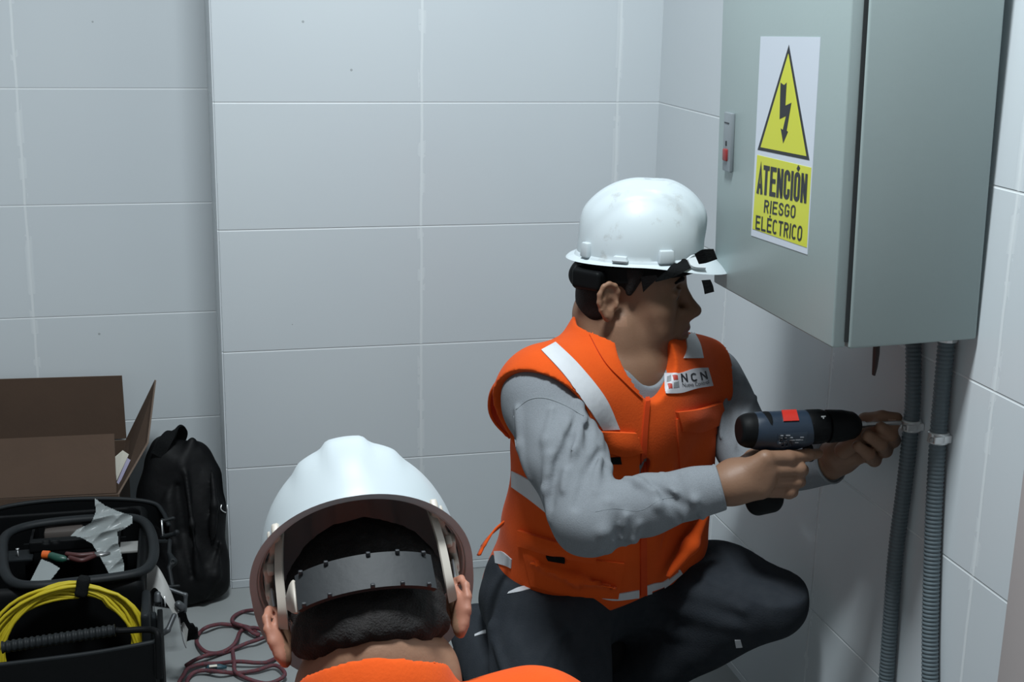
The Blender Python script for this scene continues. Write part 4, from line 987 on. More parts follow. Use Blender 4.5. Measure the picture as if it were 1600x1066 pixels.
# ------------------------------------------------------------------ cardboard box with open flaps
def slab(name, pts, th, m, parent, edge=None):
    """board from four corners with a thickness; rim in the corrugated edge colour"""
    P = [A(p, float) for p in pts]; n = np.cross(P[1] - P[0], P[3] - P[0]); n /= np.linalg.norm(n)
    V = [p + n * th / 2 for p in P] + [p - n * th / 2 for p in P]
    F = [(0, 1, 2, 3), (7, 6, 5, 4)] + [(i, i + 4, (i + 1) % 4 + 4, (i + 1) % 4) for i in range(4)]
    o = mesh(name, V, F, [m] + ([edge] if edge else []), parent, smooth=False)
    if edge: o.data.polygons.foreach_set('material_index', [0, 0, 1, 1, 1, 1])
    return o
FR = pY(185, 772, 2.90); zt = FR[2]; BR = pY(197, 677, 3.27); BR[2] = zt
FL = A([-.58, 2.93, zt]); BL = A([-.58, 3.29, zt])
CB = thing('cardboard_box', 'open brown cardboard box with raised flaps behind the black toolbox', 'cardboard box', (-.37, 3.08, 0))
dn = lambda p: A([p[0], p[1], .004])
for nm, a, b in (('side_wall', FL, FR), ('side_wall', FR, BR), ('side_wall', BR, BL), ('side_wall', BL, FL)): slab(nm, [dn(a), dn(b), b, a], .004, 'cardboard', CB, 'card_edge')
slab('base', [dn(FL), dn(FR), dn(BR), dn(BL)], .005, 'cardboard', CB, 'card_edge')
slab('flap', [BL + A([0, .006, 0]), BR + A([0, .004, .003]), pY(190.5, 587, 3.285), pY(-160, 597, 3.31)], .004, 'cardboard', CB, 'card_edge')
f1 = slab('flap', [FR, BR, pY(243, 594, 3.20), pY(231, 692, 2.945)], .004, 'cardboard', CB, 'card_edge')
slab('flap', [FL, FR + A([-.004, .001, .002]), pY(178.5, 678, 2.975), pY(-170, 694, 3.0)], .004, 'cardboard', CB, 'card_edge')
slab('flap', [FL, BL, BL + A([-.10, 0, .08]), FL + A([-.10, 0, .08])], .004, 'cardboard', CB, 'card_edge')
tag(slab('paper_sheet', [pY(178, 716, 2.99), pY(192, 704, 3.0), pY(201, 710, 3.0), pY(182, 751, 2.985)], .003, 'paper', None), 'cream paper slip sticking up inside the corner of the open cardboard box', 'paper')
M['lilac'] = mat('lilac_paper', (.42, .40, .55), .5); tag(slab('leaflet', [pY(182.5, 754, 2.965), pY(199, 716, 2.975), pY(204, 719, 2.975), pY(186, 757, 2.965)], .002, 'lilac', None), 'thin white and lilac leaflet beside the cream paper at the box corner', 'leaflet')
# ------------------------------------------------------------------ black bag slumped against the wall corner
BG = thing('duffel_bag', 'limp black bag with a metal hook slumped between the cardboard box and wall', 'bag', (-.03, 2.9, 0))
S = SDF()
S.cone(pY(266, 735, 2.96), pY(270, 900, 2.90), .048, .070, .04); S.cone(pY(300, 722, 2.96), pY(302, 880, 2.92), .045, .070, .04); S.cone(pY(318, 745, 2.95), pY(311, 880, 2.90), .040, .062, .03)
S.cone(pY(256, 700, 2.97), pY(258, 760, 2.96), .030, .045, .03); S.ell(pY(296, 906, 2.90), (.075, .075, .05), None, .03)
S.cone(pY(328, 800, 2.93), pY(325, 905, 2.89), .036, .042, .02)
S.cone(pY(246, 775, 2.96), pY(246, 890, 2.92), .040, .052, .04); S.cone(pY(300, 925, 2.88), pY(336, 908, 2.88), .035, .033, .02)
S.chain([pY(300, 690, 2.95), pY(285, 730, 2.92), pY(262, 780, 2.90), pY(240, 820, 2.88)], [.006, .009, .009, .006], .012)
for pl in ([(330, 730, 2.91), (336, 790, 2.87), (330, 850, 2.85)], [(290, 740, 2.9), (300, 820, 2.85), (310, 900, 2.83)], [(262, 770, 2.90), (272, 850, 2.86), (290, 920, 2.83)], [(345, 850, 2.86), (335, 900, 2.84), (318, 935, 2.83)]):
    S.chain([pY(*p) for p in pl], [.004, .007, .004], .014)
for pl in ([(313, 740, 2.9), (318, 800, 2.86), (322, 880, 2.84)], [(278, 760, 2.9), (286, 830, 2.86), (300, 900, 2.83)]): S.chain([pY(*p) for p in pl], [.004, .008, .004], .012, 's')
S.plane((0, 0, .004), (0, 0, -1), .008); S.plane((0.0715, 0, 0), (1, 0, 0), .006)
S.disp(lambda P: wave(P, 21, 60, .0035))
bgm = sdf_obj('bag_body', S, .004, 'bag', BG)
V, F = ribbon(cat_rom([pY(238, 706, 2.95), pY(250, 688, 2.95), pY(262, 670, 2.95), pY(276, 672, 2.95), pY(287, 676, 2.95), pY(280, 690, 2.95), pY(268, 704, 2.95)], 8), ray(265, 690) * -1 + A([900, 0, 0]), .024, .004)
V, F = ribbon(cat_rom([pY(245, 712, 2.93), pY(258, 690, 2.935), pY(274, 672, 2.95), pY(283, 680, 2.97), pY(272, 702, 2.975), pY(262, 720, 2.96)], 8), A([.75, .1, .45]), .030, .005); autosm(mesh('strap', V, F, 'black_strap', BG), 50)
bb = bvh_of(bgm); P = []
for x, y in [(344, 789), (343, 795), (346, 799), (351, 801), (355, 797), (355, 789)]:
    h = hit(bb, x, y, .004); P.append(h[0] if h else pY(x, y, 2.86))
V, F = sweep(cat_rom(P, 5), .0013, 8); mesh('hook', V, F, 'steel', BG)
# ------------------------------------------------------------------ black toolbox
TBX = thing('toolbox', 'open black toolbox with ribbed front handle and grey rimmed tray', 'toolbox', (-.25, 2.58, 0))
XL, XR_, YN, YF, ZT = -.435, -.097, 2.405, 2.800, .272
S = SDF(); cI = A([(XL + XR_) / 2, (YN + YF) / 2, ZT / 2]); hI = A([(XR_ - XL) / 2, (YF - YN) / 2, ZT / 2])
S.box(cI + A([0, 0, .002]), hI, None, .018, .004); S.box(cI + A([0, 0, .03]), hI - A([.016, .016, 0]), None, .03, .004, 's')
sdf_obj('tub', S, .0042, 'black_plastic', TBX)
# raised back rim (folded lid)
rimp = cat_rom([pY(-40, 806, 2.80), pY(20, 790, 2.81), pY(100, 781, 2.82), (pY(185, 780, 2.82)), pY(238, 786, 2.815), pY(254, 800, 2.79), pY(264, 822, 2.74)], 8)
low = rimp.copy(); low[:, 2] -= .05; G = {}; V = []
for i in range(len(rimp)):
    for j in range(4):
        p = rimp[i] * (1 - j / 3) + low[i] * j / 3; G[(i, j)] = len(V); V.append(p + A([0, .003, 0])); V.append(p - A([0, .003, 0]))
lid = _grid_solid('folded_lid', V, G, len(rimp), 4, 'black_plastic', TBX); V, F = sweep(rimp, .005, 8); mesh('lid_rim', V, F, 'grey_plastic', lid)
# grey tray rim: rounded rectangle ring seen from the photo outline
zr = .283
ring = [pZ(x, y, zr) for x, y in [(4, 868), (6, 843), (22, 829), (60, 819), (120, 812), (180, 809), (215, 811), (232, 824), (240, 850), (238, 876), (222, 893), (180, 902), (120, 909), (60, 915), (22, 911), (7, 893)]]
ring = resamp(np.vstack([cat_rom(ring, 6, closed=True), ]), 90); ringc = np.vstack([ring, ring[:1]])
V, F = sweep(ring, .0105, 10, closed=True, flat=.8); mesh('tray_rim', V, F, 'grey_plastic', TBX)
# inside tray: ribbed carry bar and dividers
S = SDF(); S.box(pZ(97, 850, .262), (.062, .010, .012), None, .002, .001)
for i in range(5): S.box(pZ(72 + i * 15, 846, .274), (.0065, .006, .005), None, .001, .001, 's')
sdf_obj('socket_rail', S, .0025, 'black_plastic', TBX)
box('tray_shelf', pZ(30, 869, .245), (.055, .05, .006), 'grey_plastic', TBX, bev=.002); box('tray_shelf', pZ(207, 855, .245), (.05, .05, .006), 'card_grey', TBX, bev=.002)
box('divider', pZ(120, 880, .20), (.20, .004, .10), 'black_plastic', TBX); box('divider', pZ(57, 865, .20), (.005, .16, .12), 'black_plastic', TBX); box('divider', pZ(190, 865, .20), (.005, .16, .12), 'black_plastic', TBX)
# front pocket holding the coil
YP = 2.262
pr = [pY(-60, 1046, YP), pY(60, 1032, YP), pY(150, 1020, YP), pY(228, 1006, YP), pY(243, 1002, YP + .01), pY(249, 996, YP + .04)]
top = cat_rom(pr, 8); bot = top.copy(); bot[:, 2] = .004; G = {}; V = []
for i in range(len(top)):
    for j in range(8):
        p = top[i] * (1 - j / 7) + bot[i] * j / 7; G[(i, j)] = len(V); V.append(p + A([0, .004, 0])); V.append(p - A([0, .004, 0]))
_grid_solid('front_pocket', V, G, len(top), 8, 'black_plastic', TBX)
V, F = sweep(top, .0045, 8); mesh('pocket_rim', V, F, 'grey_plastic', TBX)
xr = top[-1]; box('pocket_side', ((xr[0]), (xr[1] + YN) / 2, xr[2] / 2), (.010, YN - xr[1] + .03, xr[2]), 'black_plastic', TBX, bev=.002)
xl = top[0]; box('pocket_side', ((xl[0] + .004), (xl[1] + YN) / 2, xl[2] / 2), (.010, YN - xl[1] + .03, xl[2]), 'black_plastic', TBX, bev=.002); box('pocket_base', ((xl[0] + xr[0]) / 2, (xr[1] + YN) / 2, .004), (xr[0] - xl[0], YN - xr[1] + .02, .006), 'black_plastic', TBX)
hp = [pY(3, 1012, YP + .022), pY(60, 1003, YP + .022), pY(120, 994, YP + .022), pY(180, 985, YP + .022)]; hp = resamp(cat_rom(hp, 8), 200)
ph = np.linspace(0, 1, 200) * 19 * 2 * np.pi; rr = .0104 + .0009 * np.clip(np.cos(ph) * 2, -1, 1)
V, F = sweep(hp, rr, 14); autosm(mesh('ribbed_handle', V, F, 'grey_plastic', TBX), 50)
V, F = sweep(cat_rom([pY(180, 985, YP + .022), pY(190, 986, YP + .022), pY(225, 984, YP + .02), pY(242, 986, YP + .01), pY(247, 996, YP), pY(248, 1025, YP - .005), pY(249, 1060, YP - .01)], 8), .0060, 10); autosm(mesh('handle_arm', V, F, 'black_plastic', TBX), 60)
# right-hand fittings: bracket, hinge strip, catch
RX = XR_ + .012
def Rp(px_, py_, dxx=0): return pX(px_, py_, RX + dxx)
M['dark_metal'] = mat('dark_metal', (.06, .065, .07), .45, metal=.4)
S = SDF()
S.chain([pY(252, 815, 2.70), pY(271, 810, 2.70)], [.004, .004], .002); S.chain([pY(253, 812, 2.70), pY(255, 838, 2.69)], [.0028, .0028], .002); S.chain([pY(254, 839, 2.69), pY(275, 834, 2.68), pY(276, 832, 2.68)], [.005, .005, .006], .002)
S.chain([pY(265, 845, 2.67), pY(264, 865, 2.64), pY(270, 878, 2.62), pY(264, 888, 2.61), pY(269, 915, 2.58)], [.0045, .0045, .0085, .0045, .0045], .003)
S.ball(pY(270, 878, 2.612), .0035, .001, 's'); S.chain([pY(262, 917, 2.57), pY(279, 916, 2.57)], [.0035, .0035], .002)
S.chain([pY(262, 846, 2.69), pY(240, 846, 2.66)], [.004, .004], .002)
sdf_obj('hinge_bracket', S, .0018, 'grey_plastic', TBX)
V, F = sweep([pY(252.5, 813, 2.695), pY(254, 838, 2.685)], .0014, 8); mesh('hinge_pin', V, F, 'steel', TBX)
a_ = [pY(231, 886, 2.50), pY(244, 884, 2.50), pY(262, 915, 2.47), pY(279, 958, 2.44)]; b_ = [pY(230, 929, 2.47), pY(243, 918, 2.47), pY(256, 935, 2.45), pY(272, 959, 2.435)]
a_ = resamp(cat_rom(a_, 8), 24); b_ = resamp(cat_rom(b_, 8), 24); G = {}; V = []
for i in range(24):
    for j in range(4): p = a_[i] * (1 - j / 3) + b_[i] * j / 3; G[(i, j)] = len(V); V.append(p + A([.001, .0012, 0])); V.append(p - A([.001, .0012, 0]))
_grid_solid('catch_plate', V, G, 24, 4, 'card_grey', TBX)
S = SDF(); S.chain([pY(247, 930, 2.46), pY(246, 995, 2.42)], [.008, .008], .003); S.chain([pY(247, 995, 2.40), pY(262, 985, 2.40), pY(272, 962, 2.42)], [.006, .005, .005], .004); S.box(pY(247, 955, 2.445), (.006, .01, .016), None, .002, .002, 's')
S.chain([pY(279, 945, 2.44), pY(284, 949, 2.44)], [.008, .008], .002); S.ball(pY(284, 949, 2.43), .0035, .001, 's'); S.chain([pY(262, 920, 2.47), pY(290, 930, 2.46), pY(289, 955, 2.45)], [.004, .004, .004], .004)
sdf_obj('catch', S, .0018, 'dark_metal', TBX)
V, F = sweep([pY(257, 932, 2.44), pY(258, 948, 2.438)], .0014, 8); mesh('catch_pin', V, F, 'steel', TBX)
S = SDF(); S.box((XR_ + .002, 2.36, .13), (.008, .055, .12), None, .005, .004); S.box((XR_ + .012, 2.41, .10), (.007, .014, .10), None, .003, .003); sdf_obj('corner_frame', S, .003, 'grey_plastic', TBX)
V, F = ribbon(cat_rom([pY(283, 955, 2.46), pY(288, 972, 2.48), pY(296, 985, 2.52), pY(301, 998, 2.54)], 8), A([1., .2, 0.1]), [.016] * 12 + [.026] * 13, .004); autosm(mesh('strap', V, F, 'black_strap', TBX), 50)
box('buckle', pY(301, 990, 2.535), (.022, .012, .026), 'black_plastic', TBX, bev=.004)
V, F = sweep(cat_rom([pY(280, 965, 2.45), pY(283, 985, 2.44), pY(287, 1003, 2.43), pY(291, 1013, 2.425)], 6), .0010, 6); mesh('wire_tie', V, F, 'dull_steel', TBX)
slab('label_card', [pY(283, 975, 2.46), pY(287, 972, 2.46), pY(294, 984, 2.45), pY(291, 1008, 2.44)], .0015, 'card_grey', TBX)
# tools and odds and ends in the tray
SDT = thing('screwdriver', 'screwdriver with orange butt and dark green handle in the toolbox tray', 'screwdriver', pZ(72, 867, .262))
z_ = .262; V, F = sweep([pZ(66, 867, z_), pZ(67, 867, z_), pZ(77, 867.5, z_), pZ(78, 867.5, z_)], [.006, .0085, .0085, .007], 14); autosm(mesh('butt', V, F, 'orange_plastic', SDT), 40)
V, F = sweep([pZ(78, 868, z_), pZ(80, 869, z_), pZ(92, 873, z_), pZ(100, 874, z_), pZ(104, 874, z_)], [.006, .0080, .0085, .0075, .004], 14); autosm(mesh('handle', V, F, 'green_plastic', SDT), 40)
V, F = sweep([pZ(104, 874, z_), pZ(140, 876, z_ - .01)], .0025, 8); mesh('blade', V, F, 'dull_steel', SDT)
PL = thing('pliers', 'pliers with dull red handles lying in the toolbox tray', 'pliers', pZ(120, 868, .25)); M['dull_red'] = mat('dull_red', (.05, .012, .011), .5)
V, F = sweep(cat_rom([pZ(103, 866, .262), pZ(125, 868, .262), pZ(148, 866, .26)], 6), .0050, 10); mesh('handle', V, F, 'dull_red', PL)
V, F = sweep(cat_rom([pZ(108, 872, .262), pZ(128, 876, .262), pZ(148, 869, .26)], 6), .0050, 10); mesh('handle', V, F, 'dull_red', PL)
V, F = sweep([pZ(148, 867, .26), pZ(160, 866, .26), pZ(172, 864, .26)], [.010, .009, .003], 10, flat=.5); mesh('jaws', V, F, 'dull_steel', PL)
SC_ = thing('wood_screw', 'small steel screw standing on the left shelf of the toolbox tray', 'screw', pZ(29, 871, .248))
V, F = sweep([pZ(29, 871, .248), pZ(29, 871, .248) + A([-.001, 0, .016])], .0011, 8); mesh('shank', V, F, 'steel', SC_)
V, F = sweep([pZ(29, 871, .248) + A([-.001, 0, .016]), pZ(29, 871, .248) + A([-.001, 0, .0185])], [.002, .0035], 10); mesh('screw_head', V, F, 'steel', SC_)
tag(box('cardboard_scrap', pZ(100, 833, .262), (.075, .035, .022), mat('brown_scrap', (.06, .05, .045), .7), None, bev=.004), 'dull brown packet at the far side of the toolbox tray', 'packet')
def sheet(name, poly, Y, m, label, cat_, seed, amp=.030, step=1.3):
    P = np.array(poly, float); lo = P.min(0); hi = P.max(0); nx, ny = int((hi[0] - lo[0]) / step) + 1, int((hi[1] - lo[1]) / step) + 1
    def inside(x, y):
        c = False; j = len(P) - 1
        for i in range(len(P)):
            if (P[i][1] > y) != (P[j][1] > y) and x < (P[j][0] - P[i][0]) * (y - P[i][1]) / (P[j][1] - P[i][1]) + P[i][0]: c = not c
            j = i
        return c
    r = np.random.RandomState(seed); K = [(r.normal(size=2) * .085, r.uniform(0, 6)) for _ in range(4)]; G = {}; V = []; G2 = {}
    for i in range(nx):
        for j in range(ny):
            x, y = lo[0] + i * step, lo[1] + j * step
            if not inside(x, y): continue
            f = sum(abs(math.sin(k @ A([x, y]) + o)) for k, o in K) / 4 - .5; yy = Y[0] + (Y[1] - Y[0]) * (y - lo[1]) / (hi[1] - lo[1])
            G[(i, j)] = len(V); p = pY(x, y, yy + f * amp); V.append(p); V.append(p + A([0, .0006, 0]))
    return tag(_grid_solid(name, V, G, nx, ny, m, None), label, cat_)
sheet('plastic_bag', [(147, 777), (165, 790), (186, 799), (207, 806), (208, 818), (193, 828), (184, 831), (186, 850), (194, 880), (194, 899), (172, 901), (158, 875), (143, 850), (124, 840), (108, 838), (120, 827), (142, 817), (149, 800)], (2.66, 2.53), 'poly', 'large crumpled clear plastic bag draped over the back of the toolbox tray', 'plastic bag', 4)
sheet('plastic_bag', [(64, 873), (80, 879), (95, 888), (76, 912), (45, 912)], (2.56, 2.47), 'poly', 'small flat clear plastic bag at the front left of the toolbox tray', 'plastic bag', 9, .006)
# ------------------------------------------------------------------ coil of yellow cable leaning on the toolbox front
CO = thing('cable_coil', 'coil of thin yellow cable held by black tape leaning on the toolbox', 'cable coil', (-.215, 2.36, .0))
cc = pY(108, 1022, 2.345); axu = A([0.98, .0, .10]); axu /= np.linalg.norm(axu); axv = A([-.08, .22, .97]); axv = axv - axu * (axv @ axu); axv /= np.linalg.norm(axv); axn = np.cross(axu, axv)
r_ = np.random.RandomState(5); P = []; turns = 14; nper = 48
R0 = [.114 + .026 * (i / turns) + r_.uniform(-.002, .002) for i in range(turns + 1)]; O0 = [r_.uniform(-.009, .009) for i in range(turns + 1)]
for i in range(turns):
    for k in range(nper):
        t = k / nper; a = 2 * math.pi * t - math.pi / 2; ts = t * t * (3 - 2 * t); R_ = R0[i] * (1 - ts) + R0[i + 1] * ts; off = O0[i] * (1 - ts) + O0[i + 1] * ts
        sq_ = (1 - .55 * abs(math.cos(a - .9)) ** 6); R2 = R_ + (.006 * math.sin(3 * a + i))
        if 0.9 < a < 1.25: R2 = .130 + (R2 - .130) * .6; off *= .6
        P.append(cc + axu * R2 * math.cos(a) + axv * R2 * .94 * math.sin(a) + axn * off)
P = np.array(P); zmin = .006
P[:, 2] = np.maximum(P[:, 2], zmin); V, F = sweep(P, .0032, 8); mesh('cable', V, F, 'cable_yellow', CO)
S = SDF(); ta = math.radians(72)
tc_ = cc + axu * .133 * math.cos(ta) + axv * .125 * math.sin(ta); td = -axu * math.sin(ta) + axv * math.cos(ta)
RT = Rm_from(x=td, z=axu * math.cos(ta) + axv * math.sin(ta)); S.box(tc_, (.0115, .017, .019), RT, .007, .002); S.disp(lambda P: wave(P, 8, 300, .0006)); sdf_obj('tape', S, .0022, 'black_strap', CO)
# ------------------------------------------------------------------ maroon cord in loops on the floor
pts = [(290, 1041), (294, 1038), (306, 1031), (327, 1023), (350, 1020), (370, 1012), (387, 1005), (405, 999), (440, 985), (450, 960), (425, 950), (400, 953), (380, 956), (366, 963), (363, 972), (375, 977), (392, 982), (404, 992), (396, 990), (384, 981), (374, 979), (355, 976), (340, 976), (322, 981), (311, 990), (307, 1000), (311, 1010), (322, 1019), (337, 1021), (352, 1017), (364, 1009), (370, 1000), (375, 988), (384, 983), (402, 982), (430, 995), (440, 1020), (420, 1034), (402, 1036), (372, 1034), (340, 1037), (315, 1038), (294, 1045), (286, 1056), (279, 1070), (280, 1090), (288, 1100), (294, 1086), (292, 1066), (302, 1052), (320, 1048), (345, 1050), (370, 1052), (400, 1048), (430, 1040), (445, 1055), (420, 1068), (390, 1062), (368, 1050), (366, 1036), (364, 1022), (363, 1012)]
P = [pZ(x, y, .0048 + .0035 * (i % 4)) for i, (x, y) in enumerate(pts)]
V, F = sweep(cat_rom(P, 7), .0042, 10); rp = mesh('cord', V, F, 'maroon'); tag(rp, 'maroon braided cord lying in loose loops on the floor beside the toolbox', 'cord')
cc2 = thing('cord_clip', 'small teal and white clip lying among the maroon cord loops', 'clip', pZ(342, 1042, 0))
V, F = sweep([pZ(322, 1045, .009), pZ(326, 1043, .012), pZ(344, 1042, .012), pZ(354, 1043, .009)], [.004, .0075, .0075, .004], 10, flat=.7); mesh('grip', V, F, 'blue_bit', cc2)
box('clip_plate', pZ(333, 1041, .020), (.016, .007, .003), 'paper', cc2, bev=.001)
# ================================================================== the man in front, seen from behind with his head bowed
UP2 = A([.0, .865, .50]); F2 = A([.13, .50, -.865]); Rk = Rm_from(z=UP2, x=F2 - UP2 * (F2 @ UP2))
HC2 = pY(567, 902, 1.20)
T2, L2, R2, sh2 = helmet('hard_hat', 'clean white hard hat tipped forward on the bowed head nearest the viewer', HC2, Rk[:, 0], Rk[:, 2], 'helmet_clean', 'rear', 1.02)
HO2 = HC2 - Rk @ (A([.010, 0, .068]))
MAN2 = thing('person', 'worker in the foreground seen from behind with bowed head and orange vest', 'person', (.15, .85, 0))
C7 = A([.150, 1.043, .724]); PV2 = A([.135, .72, .30]); SR2 = A([.322, 1.075, .660]); SL2 = A([-.022, 1.055, .640])
ER2 = A([.40, 1.22, .44]); EL2 = A([-.08, 1.20, .42]); WR2_ = A([.27, 1.38, .36]); WL2_ = A([.05, 1.38, .34])
up2 = C7 - PV2; tl2 = np.linalg.norm(up2); up2 /= tl2; sx = SL2 - SR2; sx /= np.linalg.norm(sx); TR2 = Rm_from(x=np.cross(sx, up2), z=up2)
Tq = lambda f, l, u: PV2 + TR2 @ A([f, l, u])
def torso2(S, g=0., k=.05):
    S.ell(Tq(0, 0, tl2 * .70), (.110 + g, .165 + g, .160 + g), TR2, k); S.ell(Tq(.01, 0, tl2 * .32), (.115 + g, .155 + g, .17 + g), TR2, k); S.ell(Tq(0, 0, 0), (.12 + g, .165 + g, .11 + g), TR2, k)
    for s_ in (SR2, SL2): S.cone(s_ + (C7 - s_) * .12, C7 + (s_ - C7) * .22 - A([0, 0, .03]), .060 + g, .045 + g, k)
HPR, HPL = A([.235, .70, .27]), A([.035, .70, .27]); KR2, KL2 = A([.37, 1.07, .40]), A([-.09, 1.07, .38]); AR2, AL2 = A([.30, .78, .10]), A([-.02, .78, .10])
B2 = SDF(); torso2(B2, -.012); h2 = head_sdf(B2, HO2, Rk, 1.0)
B2.cone(C7 + A([0, .02, -.03]), HO2 + Rk @ A([-.018, 0, -.045]), .060, .052, .03); B2.cone(C7 + A([0, .05, -.05]), HO2 + Rk @ A([0, 0, -.06]), .055, .045, .03)
for s_, e_, w_ in ((SR2, ER2, WR2_), (SL2, EL2, WL2_)):
    B2.cone(s_, e_, .045, .036, .03); B2.cone(e_, w_, .036, .026, .02); d_ = w_ - e_; d_ /= np.linalg.norm(d_); n_ = np.cross(d_, A([0, 0, 1.])); n_ /= np.linalg.norm(n_)
    B2.cone(w_, w_ + d_ * .05, .028, .032, .015)
    for q in range(4):
        o_ = n_ * (q - 1.5) * .019; k0 = w_ + d_ * .075 + o_; L_ = (.034, .038, .036, .028)[q]
        finger(B2, [k0, k0 + d_ * L_ + A([0, 0, -.012]), k0 + d_ * (L_ + .012) + A([0, 0, -.038]), k0 + d_ * L_ * .6 + A([0, 0, -.052])], .0105, .0078)
    sd = -1 if s_ is SR2 else 1; finger(B2, [w_ + d_ * .02 + n_ * sd * .026, w_ + d_ * .055 + n_ * sd * .042 + A([0, 0, -.012]), w_ + d_ * .085 + n_ * sd * .034 + A([0, 0, -.028])], .0125, .0095)
for a_, b_, c_ in ((HPR, KR2, AR2), (HPL, KL2, AL2)): B2.cone(a_, b_, .07, .045, .03); B2.cone(b_, c_, .042, .03, .02)
body2 = sdf_obj('body', B2, .0028, 'skin_ruddy', MAN2)
def ears2(c): q = (c - HO2) @ Rk; return (np.abs(q[:, 1]) > .079) & (q[:, 0] < .02) & (q[:, 0] > -.055) & (np.abs(q[:, 2]) < .05)
paint_faces(body2, ears2, 1, 'ear')
for s in (-1, 1):
    S1 = SDF(); S1.ball(h2((.0765, s * .0325, .001)), .0131); V, F = S1.mesh(.0025); mesh('eye', V, F, 'eye', MAN2)
H = SDF(); H.ell(h2((.013, 0, .040)), (.0825, .0800, .080), Rk, .01); H.ell(h2((-.024, 0, -.014)), (.057, .0735, .074), Rk, .02)
H.cone(h2((-.030, 0, -.05)), h2((-.046, 0, -.088)), .046, .028, .02)
H.box(h2((.062, 0, -.02)), (.060, .12, .10), Rk, .02, .01, 's')
for s in (-1, 1):
    H.ell(h2((-.010, s * .088, -.008)), (.024, .03, .036), Rk, .01, 's'); H.ball(h2((-.070, s * .038, -.104)), .030, .02, 's')
H.plane(h2((-.06, 0, -.054)), Rk @ A([.45, 0, -1.0]), .018)
H.disp(lambda P: wave(P, 31, 420, .0010) + wave(P, 37, 160, .0010)); sdf_obj('hair', H, .0024, 'hair', MAN2)
S2 = SDF(); torso2(S2, .004)
for s_, e_, w_ in ((SR2, ER2, WR2_), (SL2, EL2, WL2_)): S2.cone(s_, e_, .066, .052, .03); S2.cone(e_, w_, .050, .036, .02)
S2.cone(C7 + A([0, .02, .0]), C7 + A([0, .06, .10]), .060, .075, .01, 's'); S2.disp(lambda P: wave(P, 13, 60, .002)); 
for w_, e_ in ((WR2_, ER2), (WL2_, EL2)):
    d_ = (w_ - e_) / np.linalg.norm(w_ - e_); S2.ops.append(('s', (lambda P, w_=w_, d_=d_: -((P - w_) @ d_) + np.maximum(0, np.linalg.norm(P - w_, axis=1) - .08) * 3), w_, .1, .002))
sdf_obj('shirt', S2, .005, 'shirt', MAN2)
V2 = SDF(); torso2(V2, .020); V2.cone(C7 + A([0, .0, -.01]), C7 + A([0, .016, .020]), .070, .070, .02)
V2.cone(C7 + A([0, .03, -.01]), C7 + A([0, .075, .10]), .062, .080, .006, 's')
for s_, e_, l_ in ((SR2, ER2, -1), (SL2, EL2, 1)):
    a_ = (e_ - s_) / np.linalg.norm(e_ - s_); V2.cone(s_ + A([-l_ * .02, 0, 0]) * 0 + a_ * .02, s_ + a_ * .3, .074, .076, .006, 's')
V2.plane(Tq(0, 0, -.06), -TR2[:, 2], .004); V2.disp(lambda P: wave(P, 17, 40, .003)); v2 = sdf_obj('vest', V2, .0032, 'vest', MAN2)
T_ = SDF(); T_.ell(Tq(0, 0, -.01), (.128, .172, .10), TR2, .04)
for a_, b_, c_ in ((HPR, KR2, AR2), (HPL, KL2, AL2)): T_.cone(a_, b_, .098, .068, .04); T_.cone(b_, c_, .064, .052, .03)
T_.plane(Tq(0, 0, .07), TR2[:, 2], .004); T_.disp(lambda P: wave(P, 15, 50, .003)); sdf_obj('trousers', T_, .007, 'trouser', MAN2)
for a_ in (AR2, AL2):
    S = SDF(); S.cone(a_ + A([0, -.01, .05]), a_ + A([0, -.01, -.03]), .048, .046, .02); S.cone(a_ + A([0, -.03, -.055]), a_ + A([0, .17, -.06]), .040, .036, .02); S.plane((0, 0, .004), (0, 0, -1), .003); sdf_obj('boot', S, .007, 'black_plastic', MAN2)
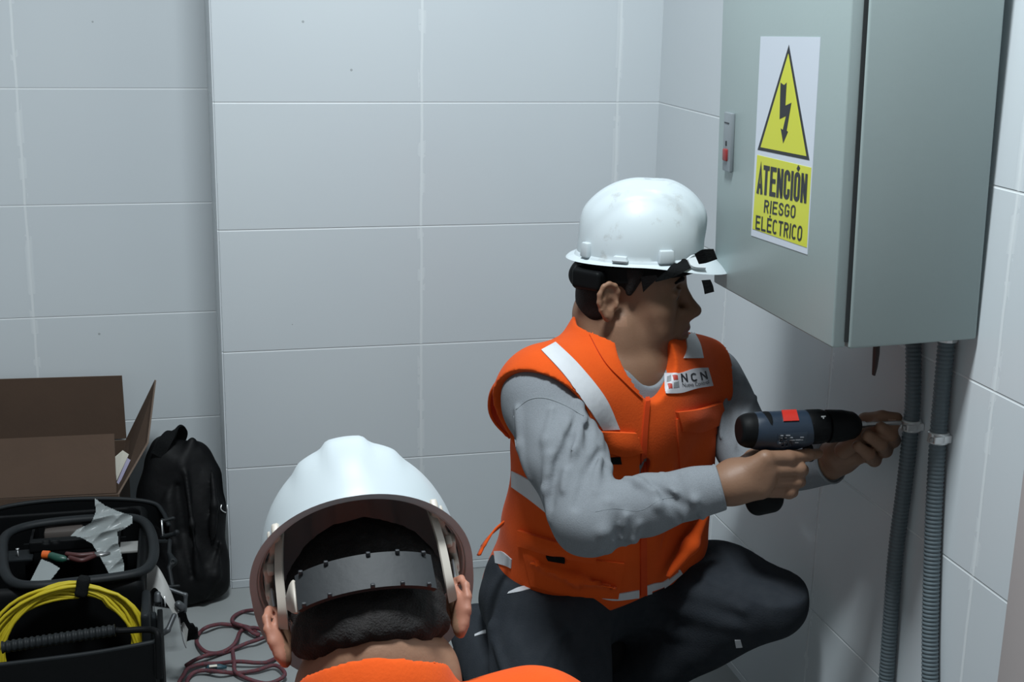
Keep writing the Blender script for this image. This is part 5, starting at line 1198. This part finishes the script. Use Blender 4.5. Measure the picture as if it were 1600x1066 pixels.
# harness inside the hat
def L2p(p): return L2(p)[0]
bd_ = [L2p((-.107 + .035 * (1 - math.cos(a)), .071 * math.sin(a), -.070)) for a in np.linspace(-1.02, 1.0, 24)]
V, F = ribbon(bd_, R2[:, 2], .037, .0045); nb = autosm(mesh('nape_band', V, F, 'nape', T2), 50)
for q in (-.85, -.45, -.08, .45, .85):
    for dz in (-.017, .017):
        p_ = L2p((-.1105 + .035 * (1 - math.cos(q)), .0735 * math.sin(q), -.070 + dz)); box('notch', p_, (.004, .004, .004), 'ink', nb, bev=.001)
bd_ = [L2p((-.105 + .035 * (1 - math.cos(a)), .0725 * math.sin(a), -.070)) for a in np.linspace(1.02, 1.32, 8)]
V, F = ribbon(bd_, R2[:, 2], [.034, .034, .032, .029, .024, .020, .016, .012], .003); mesh('band_end', V, F, 'harness', T2)
for s in (-1, 1):
    P = cat_rom([L2p((-.070, s * .060, .052)), L2p((-.072, s * .070, .020)), L2p((-.066, s * .0755, -.020)), L2p((-.058, s * .0765, -.058)), L2p((-.040, s * .078, -.070))], 8)
    V, F = ribbon(P, R2 @ A([.6, s * .8, 0]), .009, .002); autosm(mesh('harness_arm', V, F, 'harness', T2), 50)
    S = SDF()
    for (x, y, z, a, b, c) in ((-.075, .0745, .012, .008, .004, .007), (-.060, .080, .014, .006, .004, .010), (-.030, .0885, .004, .009, .004, .008), (-.012, .0905, -.004, .007, .003, .012), (-.045, .0845, -.006, .004, .0035, .006), (.004, .0905, .0, .010, .003, .010), (-.020, .0870, -.024, .003, .003, .012)):
        S.box(L2p((x, s * y, z)), (a, b, c), R2, .002, .004)
    S.chain([L2p((-.075, s * .0745, .012)), L2p((-.030, s * .087, .004)), L2p((.004, s * .0895, -.002)), L2p((-.018, s * .087, -.030))], [.003] * 4, .004)
    sdf_obj('suspension_clip', S, .0018, 'harness', T2)
    P = cat_rom([L2p((-.018, s * .087, -.012)), L2p((-.022, s * .086, -.030)), L2p((-.02, s * .085, -.045))], 6); V, F = ribbon(P, R2[:, 0], .008, .002); mesh('clip_strap', V, F, 'reflect', T2)
P = [L2p((-.078, y_, -.028)) for y_ in np.linspace(-.055, .055, 16)]
vb2 = bvh_of(v2)
